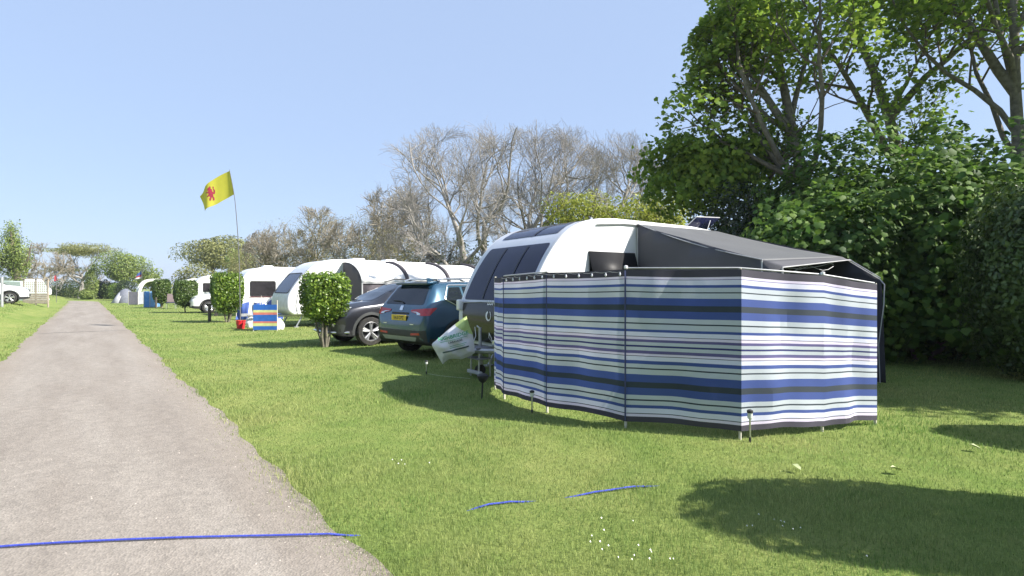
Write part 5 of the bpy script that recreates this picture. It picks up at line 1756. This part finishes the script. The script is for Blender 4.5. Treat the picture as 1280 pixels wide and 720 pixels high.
# ---- bucket, flagpole and flag
def bucket_and_flag():
    q = at(301, 411, 19.9)
    RED = mat('red_bucket_plastic', (.62, .02, .03), .4, 0, .06, 5)
    c = empty('bucket', (q.x, 19.9, 0), 0, 'red plastic bucket holding up the flagpole', 'bucket')
    MB().lathe([(0, .0), (.125, 0), (.155, .27), (.165, .275), (.165, .30), (.15, .30), (.12, .03), (0, .03)], 24).build('pail', RED, c)
    MB().tube([(-.16, 0, .27), (-.12, -.10, .17), (0, -.16, .12), (.12, -.10, .17), (.16, 0, .27)], .006, 6).build('handle', BLACK, c)
    MB().lathe([(0, .18), (.135, .18)], 16).build('sand', mat('sand', (.35, .28, .18), .9), c, fix=False)
    p = empty('flagpole', (q.x, 19.9, 0), 0, 'tall thin bending pole flying a yellow flag with red lion', 'flag')
    k = 19.9 / FPX
    W_ = lambda x, y, d=0.0: Vector(((x - 301) * k, d, CAMZ - (y - 360) * k))
    pole = arc_pts([((300.5 - 301) * k, .10), ((300 - 301) * k, CAMZ - 15 * k), ((298.5 - 301) * k, CAMZ + 45 * k), ((295.5 - 301) * k, CAMZ + 90 * k), ((292.5 - 301) * k, CAMZ + 118 * k), ((286.8 - 301) * k, CAMZ + 148 * k)], 6)
    MB().tube([(a, 0, b) for a, b in pole], [.020 - .011 * i / len(pole) for i in range(len(pole))], 8).build('pole', mat('grey_pole', (.12, .12, .13), .5), p)
    def cloth(u, v):
        # u along the fly, v up the hoist
        top0, bot0 = W_(287, 213.5), W_(293, 243)
        top1, bot1 = W_(247.5, 246), W_(256, 266)
        topm, botm = W_(264, 226), W_(273, 253)
        def curve(a, m_, b): return (1 - u) ** 2 * a + 2 * u * (1 - u) * m_ + u * u * b
        tp = curve(top0, topm * 1.0 + (topm - (top0 + top1) / 2) * .6, top1)
        bt = curve(bot0, botm + (botm - (bot0 + bot1) / 2) * .6, bot1)
        q_ = bt.lerp(tp, v)
        q_.y = .13 * math.sin(u * 6.2 + v * 1.6) * u ** .6 + .05 * math.sin(u * 13 + v * 3) * u
        q_.z += .03 * math.sin(u * 7 + 1) * u
        return q_
    YEL = mat('flag_yellow', (.60, .56, .06), .7, 0, .05, 4, transl=.45)
    f = MB().sheet(cloth, 36, 16).build('flag', YEL, p, fix=False)
    # rampant lion outline, drawn in flag units (x to the fly, y up)
    lion = [(.36, .84), (.40, .90), (.45, .86), (.50, .89), (.52, .82), (.57, .80), (.55, .74), (.51, .73), (.54, .68), (.62, .72), (.67, .68), (.61, .64), (.56, .60), (.56, .52), (.64, .50), (.70, .44), (.63, .42), (.57, .43), (.54, .36),
            (.60, .30), (.64, .20), (.58, .16), (.52, .24), (.48, .32), (.46, .24), (.50, .12), (.42, .10), (.39, .20), (.40, .34), (.37, .44), (.32, .38), (.28, .44), (.24, .56), (.28, .66), (.24, .76), (.29, .80), (.31, .70), (.31, .58), (.34, .50), (.37, .58), (.35, .68), (.39, .76)]
    RL = mat('flag_red', (.30, .015, .045), .7, 0, .2, 14, transl=.15)
    def d3(u, v, s_):
        e = .01
        n_ = (cloth(u + e, v) - cloth(u - e, v)).cross(cloth(u, v + e) - cloth(u, v - e)).normalized()
        return cloth(u, v) + n_ * s_
    for s_ in (-.006, .006):
        patch('lion', lion, lambda u, v: d3(.34 + u * .55, .12 + v * .8, s_), RL, f, .05)
bucket_and_flag()

# ---- small striped windbreak by the bucket
def small_windbreak():
    y0 = 18.8
    C1 = mat('wb_blue', (.025, .13, .48), .75, transl=.2); C2 = mat('wb_lime', (.62, .66, .28), .75, transl=.2); C3 = mat('wb_coral', (.62, .20, .16), .75, transl=.2)
    c = empty('windbreak', (-8.28, y0, 0), 0, 'small blue, lime and coral striped windbreak beside the bucket', 'windbreak')
    bands = [(.04, .17, 0), (.17, .27, 1), (.27, .33, 2), (.33, .55, 0), (.55, .63, 2), (.63, .71, 1), (.71, .89, 0)]
    pts = [(-.52, .75), (-.40, -.02), (.38, .03)]
    b = MB()
    for i in range(2):
        (xa, ya), (xb, yb) = pts[i], pts[i + 1]
        for z0, z1, m_ in bands:
            base = len(b.v)
            for k in range(7):
                t = k / 6
                s_ = .02 * math.sin(t * math.pi)
                for z in (z0, z1): b.v.append((xa + (xb - xa) * t, ya + (yb - ya) * t + s_, z))
            for k in range(6):
                b.f.append((base + 2 * k, base + 2 * k + 1, base + 2 * k + 3, base + 2 * k + 2)); b.m.append(m_)
    b.build('fabric', [C1, C2, C3], c, fix=False)
    for (x, y) in pts:
        MB().tube([(x, y + .015, -.1), (x, y + .015, 1.04)], .014, 8).build('pole', POLE_W, c)
small_windbreak()
def sacks():
    WHT = mat('sack_white', (.72, .72, .75), .5, 0, .04, 8, transl=.15)
    for (px_, Y, s_, lb) in [(349, 19.4, .16, 'white carrier bag leaning right of the small striped windbreak'), (313, 20.6, .17, 'white carrier bag just left of the small striped windbreak')]:
        q = at(px_, 400, Y)
        g = np.random.default_rng(int(px_))
        b = MB()
        def f(u, v):
            a = u * 2 * math.pi
            zz = v * s_ * 2.5
            r_ = s_ * (.75 + .35 * math.sin(v * 2.7)) * (1 - .75 * v ** 3) * (1 + .14 * math.sin(a * 3 + v * 4) + .08 * math.sin(a * 7))
            return Vector((r_ * math.cos(a), r_ * math.sin(a) * .7, zz))
        b.sheet(f, 24, 10)
        o = b.build('carrier_bag', WHT, fix=False)
        o.location = (q.x, Y, 0)
        tag(o, lb, 'bag', 'white carrier bags by the small windbreak')
sacks()
def blue_drape():
    B = mat('drape_blue', (.05, .10, .36), .7, 0, .08, 4, transl=.2); Wt = mat('drape_white', (.66, .68, .74), .7, transl=.2)
    c = empty('groundsheet', (-11.3, 25.4, 0), R(12), 'crumpled blue and white sheet draped before the caravan side window', 'sheet')
    b = MB()
    def f(u, v):
        x = -1.15 + 2.0 * u
        z = .03 + (1.0 - .55 * (1 - u) ** 2 + .12 * math.sin(u * 9)) * v
        return Vector((x, .10 * math.sin(u * 19 + v * 2) + .16 * v + .04 * math.sin(u * 41), z))
    b.sheet(f, 48, 8)
    for i in range(len(b.f)):
        j = i % 48
        if 13 <= j < 16 or 29 <= j < 31: b.m[i] = 1
        if i // 48 == 7 and j > 25: b.m[i] = 1
    b.build('cloth', [B, Wt], c, fix=False)
    for x in (-1.15, -.1, .85):
        MB().tube([(x, .12, 0), (x, .18, 1.1)], .015, 6).build('pole', POLE_W, c)
    MB().add([(.3, -.2, .02), (.72, -.3, .02), (.5, .12, .62)], [(0, 1, 2)]).build('flap', Wt, c, fix=False, solid=.01)
blue_drape()

def post(px_, py_, h, label):
    q = at(px_, py_, 1015 / (py_ - 360))
    b = MB(); b.box((0, 0, h / 2 - .05), (.10, .10, h + .1), taper=.95)
    o = b.build('wooden_post', mat('post_wood', (.09, .075, .06), .9, 0, .25, 14), bevel=.01)
    o.location = (q.x, q.y, 0)
    tag(o, label, 'post', 'short wooden posts on the verge')
post(262, 402, .78, 'short dark post left of the bush behind the bucket')
post(195, 385.5, .78, 'short dark post left of the farthest clipped bush')

# low pile of camping gear between the far clipped bushes
def gear():
    q = at(214, 386, 39)
    c = empty('camping_chair', (q.x, 39, 0), .4, 'low folded camping chair between the two far clipped bushes', 'chair')
    MB().box((0, 0, .42), (.6, .55, .06), mi=0).build('seat', mat('chair_navy', (.03, .035, .07), .8), c, bevel=.02)
    MB().box((0, .3, .75), (.6, .06, .6), Matrix.Rotation(R(-14), 3, 'X')).build('backrest', mat('chair_pale', (.16, .12, .12), .8), c, bevel=.02)
    for sx in (-.27, .27):
        for sy in (-.24, .26):
            MB().tube([(sx, sy, 0), (sx * .95, sy * .9, .42)], .015, 6).build('leg', STEEL, c)
gear()

# ---- far windbreaks, tent, flags
def panel_windbreak(pxs, Y0, h, mats, label, dY=(0, 0)):
    q = at(pxs[0], 380, Y0)
    c = empty('windbreak', (q.x, Y0, 0), 0, label, 'windbreak')
    prev = None
    for i, px_ in enumerate(pxs):
        Y = Y0 + dY[i] if i < len(dY) else Y0
        p = at(px_, 380, Y) - Vector((q.x, Y0, 0)); p.z = 0
        MB().tube([p + Vector((0, .02, -.1)), p + Vector((0, .02, h + .06))], .02, 6).build('pole', POLE_W, c)
        if prev is not None:
            a = prev
            MB().sheet(lambda u, v: a.lerp(p, u) + Vector((0, .03 * math.sin(u * 3.14), .05 + (h - .05) * v)), 6, 4).build('fabric', mats[i - 1], c, fix=False)
        prev = p
WG = mat('wb_grey', (.085, .085, .105), .8); WLG = mat('wb_light_grey', (.36, .37, .42), .8); WBB = mat('wb_bright_blue', (.10, .27, .66), .75, transl=.25); WB2 = mat('wb_sky_blue', (.16, .36, .72), .75, transl=.25)
panel_windbreak([160.5, 172.5, 180], 47.5, 1.12, [WG, WLG], 'dark and light grey windbreak at the end of the row', (0, .3, 2.0))
panel_windbreak([179.5, 187, 196, 201], 41.0, 1.2, [WBB, WB2, WB2], 'bright blue windbreak beside the farthest clipped bush', (0, .2, .8, 2.0))
def tent():
    q = at(157, 380, 54)
    c = empty('tent', (q.x, 54, 0), A0, 'small grey dome tent behind the grey windbreak', 'tent')
    T = mat('tent_grey', (.13, .14, .17), .7); T2 = mat('tent_pale', (.34, .35, .38), .7)
    MB().lathe([(.8, 0), (.78, .4), (.66, .8), (.45, 1.15), (.2, 1.35), (0, 1.4)], 8, (0, 0, 0)).build('canopy', T, c, sharp=80)
    MB().add([(-1.2, -.5, 0), (-.6, -.8, 0), (-.25, -.4, 1.05), (-.55, -.1, 1.0)], [(0, 1, 2, 3)]).build('porch_flap', T2, c, fix=False, solid=.01)
tent()
def small_flag(px_, py0, py1, Y, z0, label, rows, fpx, name='flagpole'):
    base = at(px_, 380, Y)
    zt = CAMZ - (py1 - 360) / FPX * Y
    c = empty(name, (base.x, Y, z0), 0, label, 'flag')
    MB().tube([(0, 0, 0), (0, 0, zt - z0)], .022, 6).build('pole', mat('grey_pole', (.12, .12, .13), .5), c)
    k = Y / FPX
    b = MB()
    (x0, y0), (x1, y1), (x2, y2), (x3, y3) = fpx
    Q = [Vector(((x - px_) * k, 0, CAMZ - (y - 360) * k - z0)) for x, y in fpx]
    b.sheet(lambda u, v: (Q[0].lerp(Q[1], u)).lerp(Q[3].lerp(Q[2], u), v) + Vector((0, .10 * math.sin(u * 7), 0)), 12, len(rows) * 2)
    for i in range(len(b.f)): b.m[i] = rows[(i // 12) // 2] if rows[(i // 12) // 2] >= 0 else (0 if (i % 12) < 6 else 1)
    fm = [mat('flag_navy', (.06, .11, .35), .7, transl=.3), mat('flag_white', (.7, .7, .72), .7, transl=.3), mat('flag_dull_red', (.45, .06, .07), .7, transl=.3)]
    b.build('flag', fm, c, fix=False)
small_flag(177.5, 372, 336.5, 62, 0, 'blue, white and red union flag at the end of the row', [0, 0, 2, 1], [(177, 337.5), (170, 345), (167, 349.5), (176.5, 348)])
small_flag(70.5, 372, 342.5, 52, lawn_z(at(70.5, 372, 52).x, 52), 'faded red pennant on a thin pole left of the lane', [2], [(70, 343), (68.6, 346), (67, 351.5), (72, 351)])

# ---- left verge: trellis screen, white van, pale tent, marker pole
def trellis():
    Y = 39
    q = at(29.5, 378, Y)
    c = empty('trellis_screen', (q.x, Y, lawn_z(q.x + .5, Y)), R(4), 'weathered wooden screen with trellis top beside the white car', 'fence')
    Wd = mat('weathered_wood', (.34, .29, .23), .85, 0, .2, 9)
    k = Y / FPX
    Wd_ = 29 * k
    H = 1.74
    for i in range(3):
        MB().box((Wd_ * i / 2, 0, H / 2 - .15), (.08, .08, H + .3)).build('post', Wd, c, bevel=.01)
    for i in range(5):
        MB().box((Wd_ / 2, -.05, .10 + i * .145), (Wd_, .022, .137)).build('board', Wd, c, bevel=.006)
    t = MB()
    for i in range(12):
        t.box((Wd_ * (i + .5) / 12, -.03, 1.20), (.03, .015, .80))
    for i in range(5):
        t.box((Wd_ / 2, -.012, .88 + i * .16), (Wd_, .015, .03))
    t.build('lattice', Wd, c)
    MB().box((Wd_ / 2, -.02, H + .02), (Wd_ + .1, .12, .05)).build('top_rail', Wd, c, bevel=.01)
trellis()
def white_van():
    Y = 47
    q = at(65, 375, Y + 1.85)
    c = empty('parked_van', (q.x, Y, lawn_z(q.x - 1, Y)), 0, 'white van behind the trellis screen, its mirror showing', 'van')
    k = Y / FPX
    pf = [(0, .35), (.02, .75), (-.10, .95), (-.45, 1.10), (-.75, 1.6), (-1.0, 1.76), (-3.6, 1.78), (-3.7, .35)]
    MB().prism(pf, 0, 1.85).build('body', WPAINT, c, bevel=.07)
    patch('side_window', round_poly([(-.62, 1.12), (-.80, 1.52), (-1.6, 1.56), (-1.6, 1.12)], .05), side_fn(-.008), GLASS, c, .2)
    MB().box((-.62, -.16, 1.22), (.14, .2, .26)).build('door_mirror', WPAINT, c, bevel=.03)
    patch('bumper', rect(-.5, .36, .02, .56, .04), side_fn(-.01), BLACK, c, .2)
    for x in (-.75, -2.95): wheel(c, x, .10, .33, -1, 5)
white_van()
def pale_tent():
    Y = 42
    q = at(13, 375, Y)
    c = empty('tent', (q.x, Y, lawn_z(q.x, Y)), 0, 'pale green grey ridge tent behind the left tree', 'tent')
    T = mat('tent_pale_green', (.38, .45, .42), .7)
    MB().add([(-1.0, 0, 0), (1.0, 0, 0), (.75, 0, 1.45), (-.6, 0, 1.5), (-1.0, 2.4, 0), (1.0, 2.4, 0), (.6, 2.4, 1.45), (-.6, 2.4, 1.5)], [(0, 1, 2, 3), (4, 7, 6, 5), (1, 5, 6, 2), (0, 3, 7, 4), (3, 2, 6, 7)]).build('canopy', T, c, bevel=.05)
    MB().add([(-.4, -.02, .05), (.35, -.02, .05), (.25, -.02, 1.0), (-.3, -.02, 1.0)], [(0, 1, 2, 3)]).build('door', mat('tent_door', (.25, .33, .25), .7), c, fix=False)
pale_tent()
q = at(2.5, 378, 30)
o = MB().tube([(0, 0, -.1), (0, 0, 1.55)], .06, 10).build('marker_pole', mat('grey_pole_light', (.33, .34, .35), .5))
o.location = (q.x, 30, lawn_z(q.x, 30) - .0)
tag(o, 'grey upright pole at the very left edge, before the white car', 'pole')

# ------------------------------------------------------------------ thin air haze
def air():
    m = bpy.data.materials.new('air')
    m.use_nodes = True
    t = m.node_tree
    t.nodes.remove(t.nodes['Principled BSDF'])
    v = t.nodes.new('ShaderNodeVolumePrincipled')
    v.inputs['Color'].default_value = (.80, .88, 1, 1)
    v.inputs['Density'].default_value = .0004
    v.inputs['Anisotropy'].default_value = .2
    t.links.new(v.outputs[0], t.nodes['Material Output'].inputs['Volume'])
    b = MB(); b.box((0, 650, 11), (1820, 1950, 26))
    o = b.build('haze', m, smooth=False)
    tag(o, 'thin pale haze in the warm air', 'haze', kind='stuff')
air()
